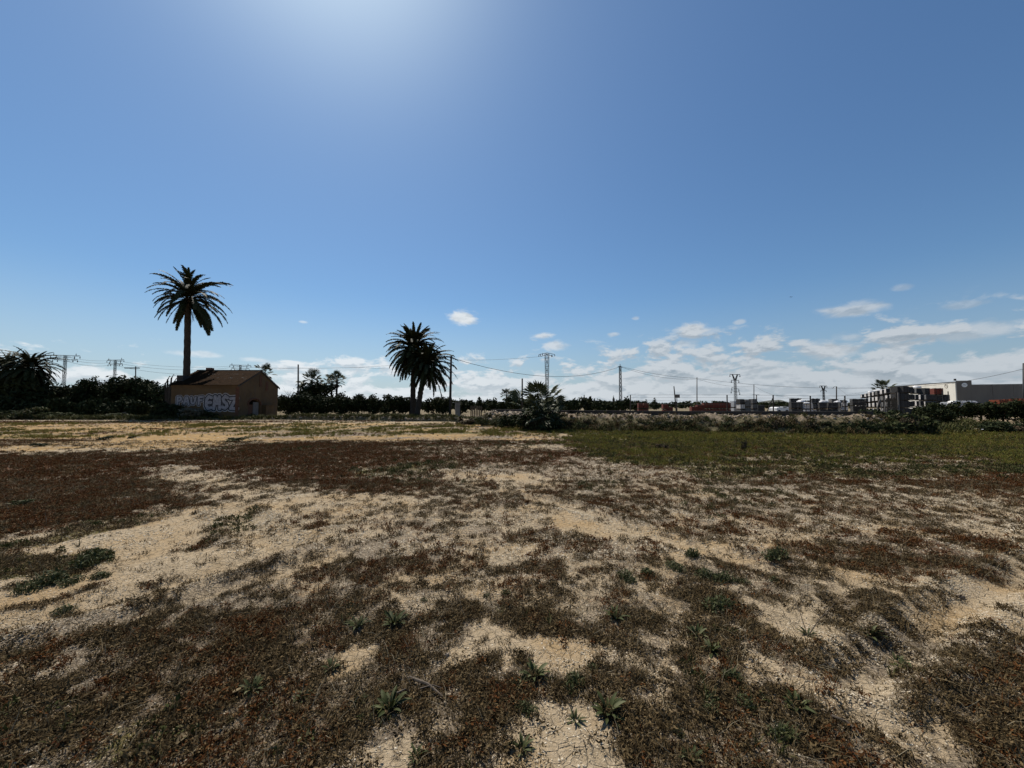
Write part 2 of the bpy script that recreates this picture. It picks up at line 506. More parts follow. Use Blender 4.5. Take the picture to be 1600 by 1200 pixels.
# (outline, softness, weight, bare, red, green, flaky)
PATCHES = [
    # far tan strip with olive grass
    ([(-700, 656), (900, 662), (900, 690), (560, 696), (250, 706), (-900, 716)], 1.0, 1, .62, .26, .40, .1),
    ([(300, 668), (700, 664), (880, 672), (760, 686), (420, 690)], .8, .8, .45, .2, .62, .1),
    ([(20, 700), (90, 696), (110, 712), (0, 716)], .4, .9, .95, .05, .1, .1),
    # middle ground, crusty grey soil
    ([(900, 706), (1600, 742), (2200, 760), (2400, 880), (1150, 800), (820, 760), (700, 735)], .6, 1, .42, .36, .18, .7),
    # red dry weed left and centre
    ([(-900, 716), (60, 708), (235, 705), (255, 735), (320, 760), (345, 792), (230, 800), (120, 818), (-120, 838), (-1200, 900)], .5, 1, .16, .82, .2, .3),
    ([(285, 716), (380, 694), (560, 692), (705, 716), (715, 742), (610, 772), (480, 766), (350, 738)], .5, 1, .16, .84, .18, .3),
    ([(560, 692), (800, 690), (900, 712), (830, 735), (700, 722)], .6, .8, .3, .66, .22, .2),
    ([(560, 735), (700, 720), (720, 730), (640, 758), (560, 752)], .25, .85, .2, .4, .72, .2),
    ([(255, 738), (330, 742), (430, 764), (560, 778), (470, 792), (350, 792)], .3, .9, .82, .2, .12, .2),
    ([(700, 738), (880, 742), (900, 762), (760, 762)], .3, .9, .86, .15, .1, .15),
    # big bare spread left
    ([(-300, 1010), (-100, 900), (40, 862), (130, 826), (310, 794), (450, 800), (440, 850), (330, 908), (180, 950), (60, 985)], .22, 1, 1.05, .02, .03, .2),
    ([(-200, 858), (60, 842), (150, 818), (290, 796), (300, 806), (160, 838), (40, 862), (-150, 885)], .12, .8, .3, .2, .75, .1),
    ([(-200, 930), (0, 868), (110, 868), (160, 850), (205, 870), (110, 892), (0, 905), (-120, 950)], .1, .9, .25, .15, .85, .1),
    ([(320, 800), (390, 800), (440, 850), (390, 868), (330, 850)], .15, .75, .3, .35, .6, .4),
    # bright bare patches in the centre
    ([(575, 772), (665, 772), (650, 790), (585, 790)], .12, .95, .96, .02, .03, .2),
    ([(700, 802), (830, 788), (900, 796), (1010, 838), (1110, 848), (1290, 832), (1270, 850), (1120, 866), (1060, 858), (940, 838), (800, 822)], .12, .95, .92, .08, .05, .2),
    ([(590, 795), (800, 785), (840, 830), (640, 860), (480, 880), (420, 850)], .3, .7, .55, .3, .12, .9),
    ([(400, 870), (850, 840), (950, 880), (760, 950), (380, 960), (300, 940)], .25, .8, .5, .36, .12, .95),
    ([(1290, 900), (1340, 880), (1450, 905), (1445, 935), (1370, 925)], .1, .85, .88, .12, .04, .3),
    # green field right
    ([(866, 671), (1100, 674), (2600, 676), (2600, 748), (1600, 757), (1350, 760), (1180, 753), (1060, 738), (930, 716)], .45, 1, .12, .12, .97, .25),
    ([(1040, 706), (1500, 712), (1600, 722), (1400, 730), (1100, 718)], .5, .6, .4, .5, .35, .4),
    ([(1180, 742), (1600, 745), (2200, 752), (2200, 775), (1600, 768), (1330, 764)], .4, .8, .25, .82, .25, .3),
    ([(880, 752), (1000, 756), (990, 770), (880, 768)], .2, .7, .4, .2, .6, .4),
    ([(1080, 755), (1240, 762), (1260, 790), (1080, 800), (960, 780)], .3, .7, .4, .25, .42, .9),
    ([(1600, 770), (2200, 790), (2200, 840), (1300, 800)], .3, .6, .6, .3, .1, .6),
    ([(1180, 845), (1500, 850), (1560, 900), (1330, 880), (1180, 880)], .3, .6, .2, .7, .22, .4),
    # dense dry cover in the foreground
    ([(-1200, 1060), (0, 990), (230, 955), (430, 965), (600, 930), (880, 950), (1130, 960), (1300, 1010), (1700, 1010), (2800, 1100), (2800, 1900), (-1200, 1900)], .4, 1, .04, .34, .3, .2),
    ([(-600, 1120), (60, 1050), (330, 1090), (560, 1060), (720, 1120), (600, 1250), (-400, 1300)], .12, .6, .05, .48, .5, .2),
    ([(400, 985), (620, 965), (700, 1000), (540, 1050), (420, 1040)], .1, .6, .12, .7, .3, .3),
    # bare holes in it
    ([(685, 1003), (775, 1000), (765, 1022), (700, 1026)], .13, 1, 0.9, .0, .0, .2),
    ([(530, 1020), (592, 1010), (588, 1030), (545, 1038)], .13, 0.95, 0.9, .05, .0, .4),
    ([(858, 1128), (905, 1140), (945, 1180), (950, 1290), (800, 1290), (845, 1170)], .13, 1, 0.9, .0, .0, .2),
    ([(880, 1008), (960, 992), (1010, 1010), (1005, 1040), (930, 1036)], .13, 0.95, 0.88, .08, .02, .6),
    ([(1190, 960), (1250, 950), (1320, 1010), (1300, 1034), (1230, 1015)], .13, 1, 0.9, .04, .02, .2),
    ([(1150, 1030), (1280, 1050), (1285, 1085), (1180, 1065)], .13, 0.9, 0.85, .12, .04, .5),
    ([(1000, 1085), (1040, 1080), (1045, 1125), (1010, 1130)], .13, 0.9, 0.88, .1, .02, .3),
    ([(1500, 935), (1570, 920), (1680, 985), (1620, 1000), (1540, 975)], .13, 0.95, 0.9, .1, .02, .2),
    ([(600, 1180), (640, 1165), (640, 1240), (560, 1260)], .13, 0.9, 0.9, .05, .02, .3),
    ([(1360, 1115), (1440, 1130), (1430, 1150), (1380, 1140)], .13, 0.7, 0.75, .2, .05, .5),
]
PATCHES = [([gp(*p) for p in o], *r_) for (o, *r_) in PATCHES]
RUTS = [([(1640, 880), (1530, 930), (1470, 960), (1425, 1010), (1330, 1060)], .11, .035),
        ([(1330, 915), (1300, 940), (1340, 985), (1440, 1040)], .08, .02),
        ([(-100, 1010), (120, 955), (300, 905), (420, 868), (520, 835)], .12, .022),
        ([(-100, 1055), (120, 985), (330, 925), (520, 872)], .12, .018),
        ([(830, 780), (920, 800), (1000, 832), (1120, 866), (1260, 905)], .14, .025),
        ([(360, 795), (385, 825), (425, 860)], .16, .03)]
RUTS = [([gp(*p) for p in o], w, d) for (o, w, d) in RUTS]


def rut_near(x, y):
    q = 0
    for pts, w, dep in RUTS:
        q = np.maximum(q, np.exp(-(line_d(x, y, pts) / (2.2 * w)) ** 2))
    return q


def line_d(x, y, pts):
    d2 = np.full(x.shape, 1e18)
    for (ax, ay), (bx, by) in zip(pts[:-1], pts[1:]):
        ex, ey = bx - ax, by - ay
        t = np.clip(((x - ax) * ex + (y - ay) * ey) / (ex * ex + ey * ey), 0, 1)
        d2 = np.minimum(d2, (x - ax - t * ex) ** 2 + (y - ay - t * ey) ** 2)
    return np.sqrt(d2)


def field(x, y):
    """bare, red, green, flaky cover at ground points"""
    n_big = fbm(x * .35, y * .35, 4, 5)
    ch = [np.full(x.shape, v) for v in (.5, .36, .16, .6)]
    ch[0] = ch[0] + (n_big - .5) * .8
    ch[1] = ch[1] - (n_big - .5) * .7
    na = fbm(x * 1.1 + 31, y * 1.1, 4, 21) - .5
    nb = fbm(x * 5.0, y * 5.0 + 7, 3, 41) - .5
    nc = fbm(x * 15.0 + 3, y * 15.0, 3, 47) - .5
    for (o, soft, wgt, b, r_, g, fl) in PATCHES:
        ox = [p[0] for p in o]
        oy = [p[1] for p in o]
        pad = soft * 5 + 1
        sel = (x > min(ox) - pad) & (x < max(ox) + pad) & (y > min(oy) - pad) & (y < max(oy) + pad)
        if not sel.any():
            continue
        xs, ys = x[sel], y[sel]
        sd = poly_sd(xs, ys, o) + na[sel] * (soft * 6 + .12) + nb[sel] * (soft * 3 + .2) + nc[sel] * .22
        t = np.clip(.5 - sd / (2 * soft), 0, 1)
        t = t * t * (3 - 2 * t) * wgt
        for c_, v in zip(ch, (b, r_, g, fl)):
            c_[sel] = c_[sel] * (1 - t) + v * t
    # long streaks left by the plough
    st = fbm(x * .16 + y * .03, y * .5 - x * .06, 5, 131) - .5
    wst = np.clip((y - 6) / 10, 0, 1)
    ch[0] = ch[0] + st * 1.0 * wst
    ch[1] = ch[1] - st * 1.6 * wst
    ch[2] = ch[2] + (fbm(x * .13 + 9, y * .5, 4, 141) - .5) * .9 * wst
    # small breakup
    ch[0] = np.clip(ch[0] + (fbm(x * 3, y * 3, 4, 61) - .5) * .5, 0, 1)
    ch[1] = np.clip(ch[1] + (fbm(x * 2.3, y * 2.3, 4, 71) - .5) * .6, 0, 1)
    ch[2] = np.clip(ch[2] + (fbm(x * 1.7, y * 1.7, 4, 81) - .55) * .75, 0, 1)
    for pts, w, dep in RUTS:                       # wheels keep the tracks bare
        q = np.exp(-(line_d(x, y, pts) / (1.25 * w)) ** 2)
        ch[0] = np.clip(ch[0] + .24 * q, 0, 1.1)
        ch[1] = np.clip(ch[1] - .3 * q, 0, 1)
        ch[3] = np.clip(ch[3] + .3 * q, 0, 1)
    far = np.clip((y - 38.5) / 5.0, 0, 1)          # beyond the field: earthy waste ground
    ch[0] = ch[0] * (1 - far) + far * np.clip(.16 + (fbm(x * .4, y * .4, 3, 91) - .5) * 1.4, 0, 1)
    ch[1] = ch[1] * (1 - far) + far * .3
    ch[2] = ch[2] * (1 - far) + far * np.clip(.5 + (fbm(x * .3, y * .3, 3, 95) - .5) * 1.8, 0, 1)
    return ch


def gz(x, y):
    """height of the ground"""
    x = np.asarray(x, dtype=float)
    y = np.asarray(y, dtype=float)
    h = (fbm(x * .8, y * .8, 3, 3) - .5) * .05 + (fbm(x * 4, y * 4, 3, 13) - .5) * .022
    h = h + (fbm(x * 16, y * 16, 2, 23) - .5) * .010 * np.clip(1.4 - y / 14, 0, 1)
    for pts, w, dep in RUTS:
        d = line_d(x, y, pts)
        dep = dep * 1.5
        h = h - dep * np.exp(-(d / w) ** 2) + dep * .7 * np.exp(-((d - 2.1 * w) / (w * .7)) ** 2)
    far = np.clip((y - 60) / 60, 0, 1)
    return h * (1 - far)


def gz1(x, y):
    return float(gz(np.array([x]), np.array([y]))[0])


# graded grid: fine near the camera, coarse towards the horizon
def graded(a, b, d0, grow, dmax):
    out, p, d = [a], a, d0
    while p < b:
        p += d
        d = min(d * grow, dmax)
        out.append(p)
    return out


ys = graded(0.2, 7000, 0.05, 1.016, 600)
ys = np.array([-60, -20, -5, -1.5] + ys)
xp = graded(0, 7000, 0.05, 1.02, 600)
xs = np.array([-v for v in xp[:0:-1]] + xp)
GX, GY = np.meshgrid(xs, ys)
gx, gy = GX.ravel(), GY.ravel()
gzv = gz(gx, gy)
near = (gy < 60) & (np.abs(gx) < 110)
chs = [np.full(gx.shape, v) for v in (.06, .3, .6, .2)]
sub = field(gx[near], gy[near])
for c_, s_ in zip(chs, sub):
    c_[near] = s_
nx, ny = len(xs), len(ys)
idx = np.arange(nx * ny).reshape(ny, nx)
quads = np.stack([idx[:-1, :-1], idx[:-1, 1:], idx[1:, 1:], idx[1:, :-1]], -1).reshape(-1, 4)

m, t, b = new_mat('field_soil')
geo = t.n.new('ShaderNodeNewGeometry').outputs['Position']
bare, red, green, flaky = t.attr('bare'), t.attr('red'), t.attr('green'), t.attr('flaky')
f1 = t.noise(geo, 3.2, 6, 0.62)
f2 = t.noise(geo, 17.0, 6, 0.65)
f3 = t.noise(geo, 75.0, 5, 0.7)
f4 = t.noise(geo, 1.1, 5, 0.6)
mixn = t.math('ADD', t.math('ADD', t.math('MULTIPLY', f1, .3), t.math('MULTIPLY', f2, .4)), t.math('MULTIPLY', f3, .3))
cent = t.math('SUBTRACT', mixn, .5)
soil_a = t.mix(t.smooth(f2, .35, .65), (.33, .255, .16), (.43, .34, .225))
soil_a = t.mix(t.smooth(f4, .4, .7), soil_a, (.36, .25, .13))
soil_a = t.mix(t.smooth(flaky, .18, .08), soil_a, t.mix(t.smooth(f1, .35, .65), (.42, .275, .11), (.27, .16, .06)))
soil_b = t.mix(t.smooth(f3, .35, .65), (.13, .10, .066), (.255, .20, .138))
flk = t.smooth(f3, .52, .60)
soil_b = t.mix(t.math('MULTIPLY', flk, t.math('MULTIPLY', flaky, .9)), soil_b, (.48, .41, .31))
f0 = t.noise(geo, .45, 4, .6)
cent = t.math('ADD', cent, t.math('MULTIPLY', t.math('SUBTRACT', f0, .5), .35))
bm = t.smooth(t.math('ADD', bare, t.math('MULTIPLY', cent, 2.6)), .36, .66)
col = t.mix(bm, soil_b, soil_a)
redc = t.mix(t.smooth(f2, .3, .7), (.055, .018, .005), (.115, .044, .014))
rm = t.smooth(t.math('ADD', red, t.math('MULTIPLY', cent, 2.2)), .5, .72)
col = t.mix(t.math('MULTIPLY', rm, .92), col, redc)
grc = t.mix(t.smooth(f2, .3, .7), (.075, .072, .016), (.14, .115, .034))
gm = t.smooth(t.math('ADD', green, t.math('MULTIPLY', cent, 2.2)), .55, .75)
col = t.mix(t.math('MULTIPLY', gm, .9), col, grc)
# small dark clods and specks
vor = t.n.new('ShaderNodeTexVoronoi')
vor.inputs['Scale'].default_value = 26
t.l.new(geo, vor.inputs['Vector'])
speck = t.smooth(vor.outputs['Distance'], .16, .06)
col = t.mix(t.math('MULTIPLY', speck, .45), col, (.10, .075, .05))
t.l.new(col, b.inputs['Base Color'])
b.inputs['Roughness'].default_value = .95
b.inputs['Specular IOR Level'].default_value = .12
# cracks in the crust
vc = t.n.new('ShaderNodeTexVoronoi')
vc.feature = 'DISTANCE_TO_EDGE'
vc.inputs['Scale'].default_value = 13
t.l.new(t.vmath('ADD', geo, t.xyz(t.math('MULTIPLY', f2, .05), t.math('MULTIPLY', f1, .05), 0)), vc.inputs['Vector'])
crack = t.math('MULTIPLY', t.smooth(vc.outputs['Distance'], .0, .05), .5)
hgt = t.math('ADD', t.math('MULTIPLY', f2, 1.0), t.math('ADD', t.math('MULTIPLY', f3, .75), crack))
bn = t.n.new('ShaderNodeBump')
bn.inputs['Strength'].default_value = 1.0
bn.inputs['Distance'].default_value = .022
t.l.new(hgt, bn.inputs['Height'])
t.l.new(bn.outputs[0], b.inputs['Normal'])
M['soil'] = m

gm_ = np_mesh('ground', np.stack([gx, gy, gzv], -1), quads, M['soil'], True,
              {'bare': chs[0], 'red': chs[1], 'green': chs[2], 'flaky': chs[3]})
ground = link(bpy.data.objects.new('ground', gm_))
tag(ground, 'dry patchy field soil stretching away to the horizon', 'ground', kind='structure')

# far low hill line
def hill(px0, px1, D, h, seed, label):
    n = 40
    vs, fs = [], []
    x0, x1 = at(px0, 630, D).x, at(px1, 630, D).x
    for i in range(n + 1):
        u = i / n
        z = h * math.sin(math.pi * u) ** .8 * (.75 + .5 * vnoise(np.array([u * 6]), np.array([seed * 3.1]), seed)[0])
        for k, (dy, kz) in enumerate(((-D * .06, 0), (-D * .02, .6), (0, 1), (D * .03, .6), (D * .08, 0))):
            vs.append((x0 + (x1 - x0) * u, D + dy, z * kz - (.5 if kz == 0 else 0)))
    for i in range(n):
        for k in range(4):
            a = i * 5 + k
            fs.append((a, a + 5, a + 6, a + 1))
    o = link(bpy.data.objects.new('hill', np_mesh('hill', vs, fs, M['hill'], True)))
    tag(o, label, 'hill', kind='structure')


hill(1170, 1245, 1500, 22, 2, 'low dark hill far behind the block yard')
hill(560, 660, 2400, 30, 5, 'faint low hill far behind the orchard')

# ------------------------------------------------------------------ scatter cover
rng = np.random.default_rng(11)


def blade_tuft(n, spread, h0, h1, w, lean, seed, curl=.3):
    r = np.random.default_rng(seed)
    vs, fs, lf = [], [], []
    for k in range(n):
        a = r.uniform(0, 2 * math.pi)
        rad = spread * math.sqrt(r.uniform())
        bx, by = rad * math.cos(a), rad * math.sin(a)
        h = r.uniform(h0, h1)
        d = r.uniform(0, 2 * math.pi)
        ln = lean * r.uniform(.3, 1.2)
        tx, ty = math.cos(d) * ln * h, math.sin(d) * ln * h
        wx, wy = -math.sin(d) * w, math.cos(d) * w
        o = len(vs)
        vs += [(bx - wx, by - wy, -.003), (bx + wx, by + wy, -.003),
               (bx + tx * .45 + wx * .8, by + ty * .45 + wy * .8, h * .62), (bx + tx * .45 - wx * .8, by + ty * .45 - wy * .8, h * .62),
               (bx + tx, by + ty, h * (1 - curl * r.uniform()))]
        fs += [(o, o + 1, o + 2), (o, o + 2, o + 3), (o + 3, o + 2, o + 4)]
        lf += [r.uniform()] * 5
    return vs, fs, lf


def leaf_clump(n, rad, h, s, seed):
    r = np.random.default_rng(seed)
    vs, fs, lf = [], [], []
    for k in range(n):
        a = r.uniform(0, 2 * math.pi)
        q = rad * math.sqrt(r.uniform())
        z = h * r.uniform(.05, 1) * (1 - .6 * (q / rad) ** 2)
        c = np.array((q * math.cos(a), q * math.sin(a), z))
        u = r.normal(size=3)
        u[2] *= .6
        u /= np.linalg.norm(u)
        w = np.cross(u, r.normal(size=3))
        w /= np.linalg.norm(w)
        ss = s * r.uniform(.6, 1.3)
        o = len(vs)
        vs += [tuple(c - u * ss), tuple(c + w * ss * .42), tuple(c + u * ss), tuple(c - w * ss * .42)]
        fs += [(o, o + 1, o + 2), (o, o + 2, o + 3)]
        lf += [r.uniform()] * 4
    return vs, fs, lf


def flake(seed, n=6):
    r = np.random.default_rng(seed)
    ang = np.sort(r.uniform(0, 2 * math.pi, n))
    rad = r.uniform(.6, 1.0, n)
    th = .28
    vs = [(math.cos(a) * q, math.sin(a) * q * .8, th * r.uniform(.6, 1.2)) for a, q in zip(ang, rad)]
    vs += [(v[0] * 1.05, v[1] * 1.05, -.15) for v in vs]
    c = len(vs)
    vs.append((0, 0, th * 1.1))
    fs = []
    for i in range(n):
        j = (i + 1) % n
        fs += [(c, i, j), (i, i + n, j + n), (i, j + n, j)]
    return vs, fs, [r.uniform()] * len(vs)


def source(name, parts, mat):
    """collection of scatter pieces, not part of the scene itself"""
    col = bpy.data.collections.new(name)
    for i, (vs, fs, lf) in enumerate(parts):
        o = bpy.data.objects.new(name, np_mesh(name, vs, fs, mat, False, {'leaf': lf}))
        col.objects.link(o)
    return col


def scatter(name, label, cat, col, pts, scl, rot, mat, nvar):
    me = bpy.data.meshes.new(name)
    me.vertices.add(len(pts))
    me.vertices.foreach_set('co', np.asarray(pts, dtype=np.float32).ravel())
    a = me.attributes.new('size', 'FLOAT_VECTOR', 'POINT')
    a.data.foreach_set('vector', np.asarray(scl, dtype=np.float32).ravel())
    a = me.attributes.new('turn', 'FLOAT_VECTOR', 'POINT')
    a.data.foreach_set('vector', np.asarray(rot, dtype=np.float32).ravel())
    a = me.attributes.new('pick', 'INT', 'POINT')
    a.data.foreach_set('value', rng.integers(0, nvar, len(pts)).astype(np.int32))
    me.materials.append(mat)
    o = link(bpy.data.objects.new(name, me))
    ng = bpy.data.node_groups.new(name, 'GeometryNodeTree')
    ng.interface.new_socket('Geometry', in_out='INPUT', socket_type='NodeSocketGeometry')
    ng.interface.new_socket('Geometry', in_out='OUTPUT', socket_type='NodeSocketGeometry')
    N = ng.nodes
    gi, go = N.new('NodeGroupInput'), N.new('NodeGroupOutput')
    ci = N.new('GeometryNodeCollectionInfo')
    ci.inputs['Collection'].default_value = col
    ci.inputs['Separate Children'].default_value = True
    ci.inputs['Reset Children'].default_value = True
    iop = N.new('GeometryNodeInstanceOnPoints')
    iop.inputs['Pick Instance'].default_value = True

    def na_(nm, dt):
        q = N.new('GeometryNodeInputNamedAttribute')
        q.data_type = dt
        q.inputs['Name'].default_value = nm
        return q.outputs['Attribute']
    er = N.new('FunctionNodeEulerToRotation')
    ng.links.new(na_('turn', 'FLOAT_VECTOR'), er.inputs[0])
    ng.links.new(gi.outputs[0], iop.inputs['Points'])
    ng.links.new(ci.outputs[0], iop.inputs['Instance'])
    ng.links.new(na_('pick', 'INT'), iop.inputs['Instance Index'])
    ng.links.new(er.outputs[0], iop.inputs['Rotation'])
    ng.links.new(na_('size', 'FLOAT_VECTOR'), iop.inputs['Scale'])
    ng.links.new(iop.outputs[0], go.inputs[0])
    md = o.modifiers.new('scatter', 'NODES')
    md.node_group = ng
    return tag(o, label, cat, kind='stuff')


def wedge(n, y0, y1, power=1.0):
    """random points over the visible ground between two distances, with room at the sides"""
    u = rng.uniform(0, 1, n)
    y = np.sqrt(y0 * y0 + u * (y1 * y1 - y0 * y0))
    x = rng.uniform(-1, 1, n) * (1.42 * y + 1.2)
    return x, y


BANDS = [(1.0, 4.0, 1), (4.0, 8.0, 2), (8.0, 17.0, 3), (17.0, 40.0, 4)]


def cover(name, label, cat, col, nvar, mat, counts, density, sizes, flat=(1, 1, 1), tilt=.25, sink=0.0):
    P, S, T = [], [], []
    for (y0, y1, _), n, s in zip(BANDS, counts, sizes):
        if n == 0:
            continue
        x, y = wedge(n, y0, y1)
        ch = field(x, y)
        keep = rng.uniform(0, 1, n) < density(x, y, *ch)
        x, y = x[keep], y[keep]
        k = len(x)
        P.append(np.stack([x, y, gz(x, y) - sink], -1))
        ss = s * rng.uniform(.6, 1.35, k)
        S.append(np.stack([ss * flat[0], ss * flat[1], ss * flat[2] * rng.uniform(.7, 1.3, k)], -1))
        T.append(np.stack([rng.normal(0, tilt, k), rng.normal(0, tilt, k), rng.uniform(0, 6.28, k)], -1))
    return scatter(name, label, cat, col, np.concatenate(P), np.concatenate(S), np.concatenate(T), mat, nvar)


def clump_noise(x, y, f, seed, lo, hi):
    return np.clip((fbm(x * f, y * f, 3, seed) - lo) / (hi - lo), 0, 1)


src_dry = source('dry_weed', [blade_tuft(12, .03, .015, .045, .0022, 1.0, s) for s in (1, 2, 3)] +
                 [leaf_clump(16, .035, .04, .011, s) for s in (4, 5, 6)], M['dry'])
src_brown = source('brown_weed', [blade_tuft(14, .035, .012, .04, .002, 1.3, s) for s in (11, 12)] +
                   [leaf_clump(18, .04, .035, .010, s) for s in (13, 14, 15)], M['brown'])
src_green = source('green_weed', [leaf_clump(22, .045, .05, .016, s) for s in (21, 22, 23)] +
                   [blade_tuft(12, .03, .03, .07, .0035, .9, s) for s in (24, 25)], M['green_weed'])
src_straw = source('straw_stalk', [blade_tuft(3, .03, .03, .10, .0012, 2.2, s, .7) for s in (31, 32, 33)], M['straw'])
src_grass = source('grass_tuft', [blade_tuft(16, .06, .05, .12, .004, .7, s) for s in (41, 42, 43)], M['grass'])
src_flake = source('soil_flake', [flake(s) for s in (51, 52, 53, 54, 55, 56)], M['flake'])

cover('dry_weed_cover', 'low rusty dry weeds carpeting the dark patches of the field', 'dry weeds', src_dry, 6, M['dry'],
      (60000, 95000, 120000, 170000), lambda x, y, b, r_, g, fl: np.clip((r_ - .22) * 1.5, 0, 1) * np.maximum(np.clip((r_ - .72) * 3, 0, .6) * (.25 + .75 * clump_noise(x * .45, y, 1.1, 119, .34, .5)), clump_noise(x, y, 5.5, 101, .44, .6)) * (1 - .7 * np.clip((b - .6) * 3, 0, 1)),
      (.85, 1.1, 1.4, 1.7))
cover('brown_weed_cover', 'low brown withered weeds matted over the near ground', 'dry weeds', src_brown, 5, M['brown'],
      (110000, 100000, 70000, 0), lambda x, y, b, r_, g, fl: np.clip(1.05 - b * 1.14, 0.02, 1) * (1 - .55 * np.clip(fl - .3, 0, 1)) * (.05 + np.clip(.75 - fl, 0, 1) * (1 - b) * .42 + .88 * clump_noise(x, y, 6.5, 103, .44, .58)) * np.clip(1.5 - r_ * .6, .4, 1) * 1.25,
      (.8, 1.0, 1.5, 2))
cover('green_weed_cover', 'small grey green weeds scattered over the field', 'weeds', src_green, 5, M['green_weed'],
      (16000, 34000, 52000, 110000), lambda x, y, b, r_, g, fl: np.clip((g - .28) * 1.5, 0, 1) * clump_noise(x, y, 2.6, 105, .42, .62) * np.clip(fl * 8 - .7, .12, 1),
      (.75, 1.0, 1.4, 1.7))
cover('straw_cover', 'pale broken straw lying among the dry weeds', 'straw', src_straw, 3, M['straw'],
      (40000, 30000, 0, 0), lambda x, y, b, r_, g, fl: (.15 + .5 * clump_noise(x, y, 1.3, 107, .4, .62)) * (1 - .8 * b),
      (.7, 1.0, 1.5, 2), tilt=.9)
cover('grass_cover', 'short green grass across the right side of the field', 'grass', src_grass, 3, M['grass'],
      (0, 0, 50000, 170000), lambda x, y, b, r_, g, fl: np.maximum(np.clip((g - .45) * 2, 0, 1) * (x > .05 * y) * (y > 10) * (.3 + .7 * clump_noise(x * .5, y, .8, 117, .38, .58)), (y > 18) * (fl < .16) * np.clip((g - .25) * 1.6, 0, .8) * clump_noise(x, y * .6, .9, 115, .42, .66)),
      (1, 1, .9, 1.15))
cover('soil_flakes', 'pale crusty flakes of dried soil lying on the ground', 'soil flakes', src_flake, 6, M['flake'],
      (170000, 190000, 130000, 40000), lambda x, y, b, r_, g, fl: np.clip(fl * 1.1 + .26 + rut_near(x, y), 0, 1) * (.15 + .85 * clump_noise(x, y, 2.6, 109, .35, .6)) * np.clip(1.2 - r_ * .5, .3, 1),
      (.0068, .0125, .024, .05), flat=(1, 1, .8), tilt=.35)

# ------------------------------------------------------------------ plants: meshes
def frond_mesh(name, L, a0, droop, mat, seed, leaf=.58, wid=.17, n=40, vee=.35):
    """feather palm leaf: curved midrib with two rows of leaflets, growing along +X"""
    r = np.random.default_rng(seed)
    pts, tan = [], []
    p = np.array([0.0, 0.0, 0.0])
    steps = n + 8
    side = r.normal(0, .10)
    for i in range(steps + 1):
        s = i / steps
        a = a0 - droop * s ** 1.25
        d = np.array([math.cos(a) * math.cos(side * s), math.cos(a) * math.sin(side * s), math.sin(a)])
        pts.append(p.copy())
        tan.append(d)
        p = p + d * L / steps
    vs, fs, lf = [], [], []
    for i, (q, d) in enumerate(zip(pts, tan)):
        w = .045 * (1 - .8 * i / steps)
        sd = np.array([-d[1], d[0], 0])
        sd /= np.linalg.norm(sd)
        up = np.cross(d, sd)
        vs += [tuple(q - sd * w), tuple(q + sd * w), tuple(q + up * w * .8)]
        lf += [.5] * 3
        if i:
            o = 3 * i
            fs += [(o - 3, o, o + 1), (o - 3, o + 1, o - 2), (o - 1, o + 2, o), (o - 1, o, o - 3), (o - 2, o + 1, o + 2), (o - 2, o + 2, o - 1)]
    for i in range(5, steps):
        s = i / steps
        q, d = pts[i], tan[i]
        sd = np.array([-d[1], d[0], 0])
        sd /= np.linalg.norm(sd)
        up = np.cross(d, sd)
        ln = leaf * (math.sin(math.pi * min(1, .12 + .84 * s)) ** .6) * r.uniform(.8, 1.15)
        for sg in (-1, 1):
            v = sd * sg * math.cos(vee) + up * math.sin(vee) * r.uniform(.2, 1.2) + d * (.55 + .5 * s)
            v /= np.linalg.norm(v)
            tip = q + v * ln + np.array([0, 0, -.22 * ln * r.uniform(.4, 1.6)])
            o = len(vs)
            vs += [tuple(q - d * wid * .5), tuple(q + d * wid * .5), tuple(q + v * ln * .6 + d * wid * .45), tuple(tip), tuple(q + v * ln * .6 - d * wid * .45)]
            fs += [(o, o + 1, o + 2), (o, o + 2, o + 4), (o + 4, o + 2, o + 3)]
            lf += [r.uniform()] * 5
    return np_mesh(name, vs, fs, mat, False, {'leaf': lf})


def fan_mesh(name, pet, rad, mat, seed, span=3.6, n=20, droop=.35):
    """fan palm leaf: petiole then a pleated fan with split tips, along +X"""
    r = np.random.default_rng(seed)
    vs, fs, lf = [], [], []

    def tri_tube(a, b2, w0, w1):
        o = len(vs)
        for c_, w in ((a, w0), (b2, w1)):
            vs.extend([(c_[0], c_[1] - w, c_[2]), (c_[0], c_[1] + w, c_[2]), (c_[0], c_[1], c_[2] + w)])
            lf.extend([.3] * 3)
        fs.extend([(o, o + 3, o + 4), (o, o + 4, o + 1), (o + 1, o + 4, o + 5), (o + 1, o + 5, o + 2), (o + 2, o + 5, o + 3), (o + 2, o + 3, o)])
    tri_tube((0, 0, 0), (pet, 0, -.06 * pet), .03, .016)
    hx, hz = pet, -.06 * pet
    for k in range(n):
        a = -span / 2 + span * (k + .5) / n
        da = span / n * .52
        ln = rad * (.72 + .28 * math.cos(a * .8)) * r.uniform(.88, 1.08)
        zig = .05 * rad * (1 if k % 2 else -1)
        dr = droop * ln * (.3 + r.uniform(0, .5))

        def P(ang, q, z):
            return (hx + math.cos(ang) * q, math.sin(ang) * q, hz + z)
        o = len(vs)
        vs += [P(a, .02, 0), P(a - da, ln * .55, -zig), P(a, ln * .6, zig), P(a + da, ln * .55, -zig),
               P(a + r.normal(0, .03), ln, -dr), P(a - da * .35, ln * .8, -dr * .4), P(a + da * .35, ln * .8, -dr * .4)]
        lf += [r.uniform()] * 7
        fs += [(o, o + 1, o + 2), (o, o + 2, o + 3), (o + 1, o + 5, o + 2), (o + 2, o + 5, o + 6), (o + 2, o + 6, o + 3), (o + 5, o + 4, o + 6)]
    return np_mesh(name, vs, fs, mat, False, {'leaf': lf})


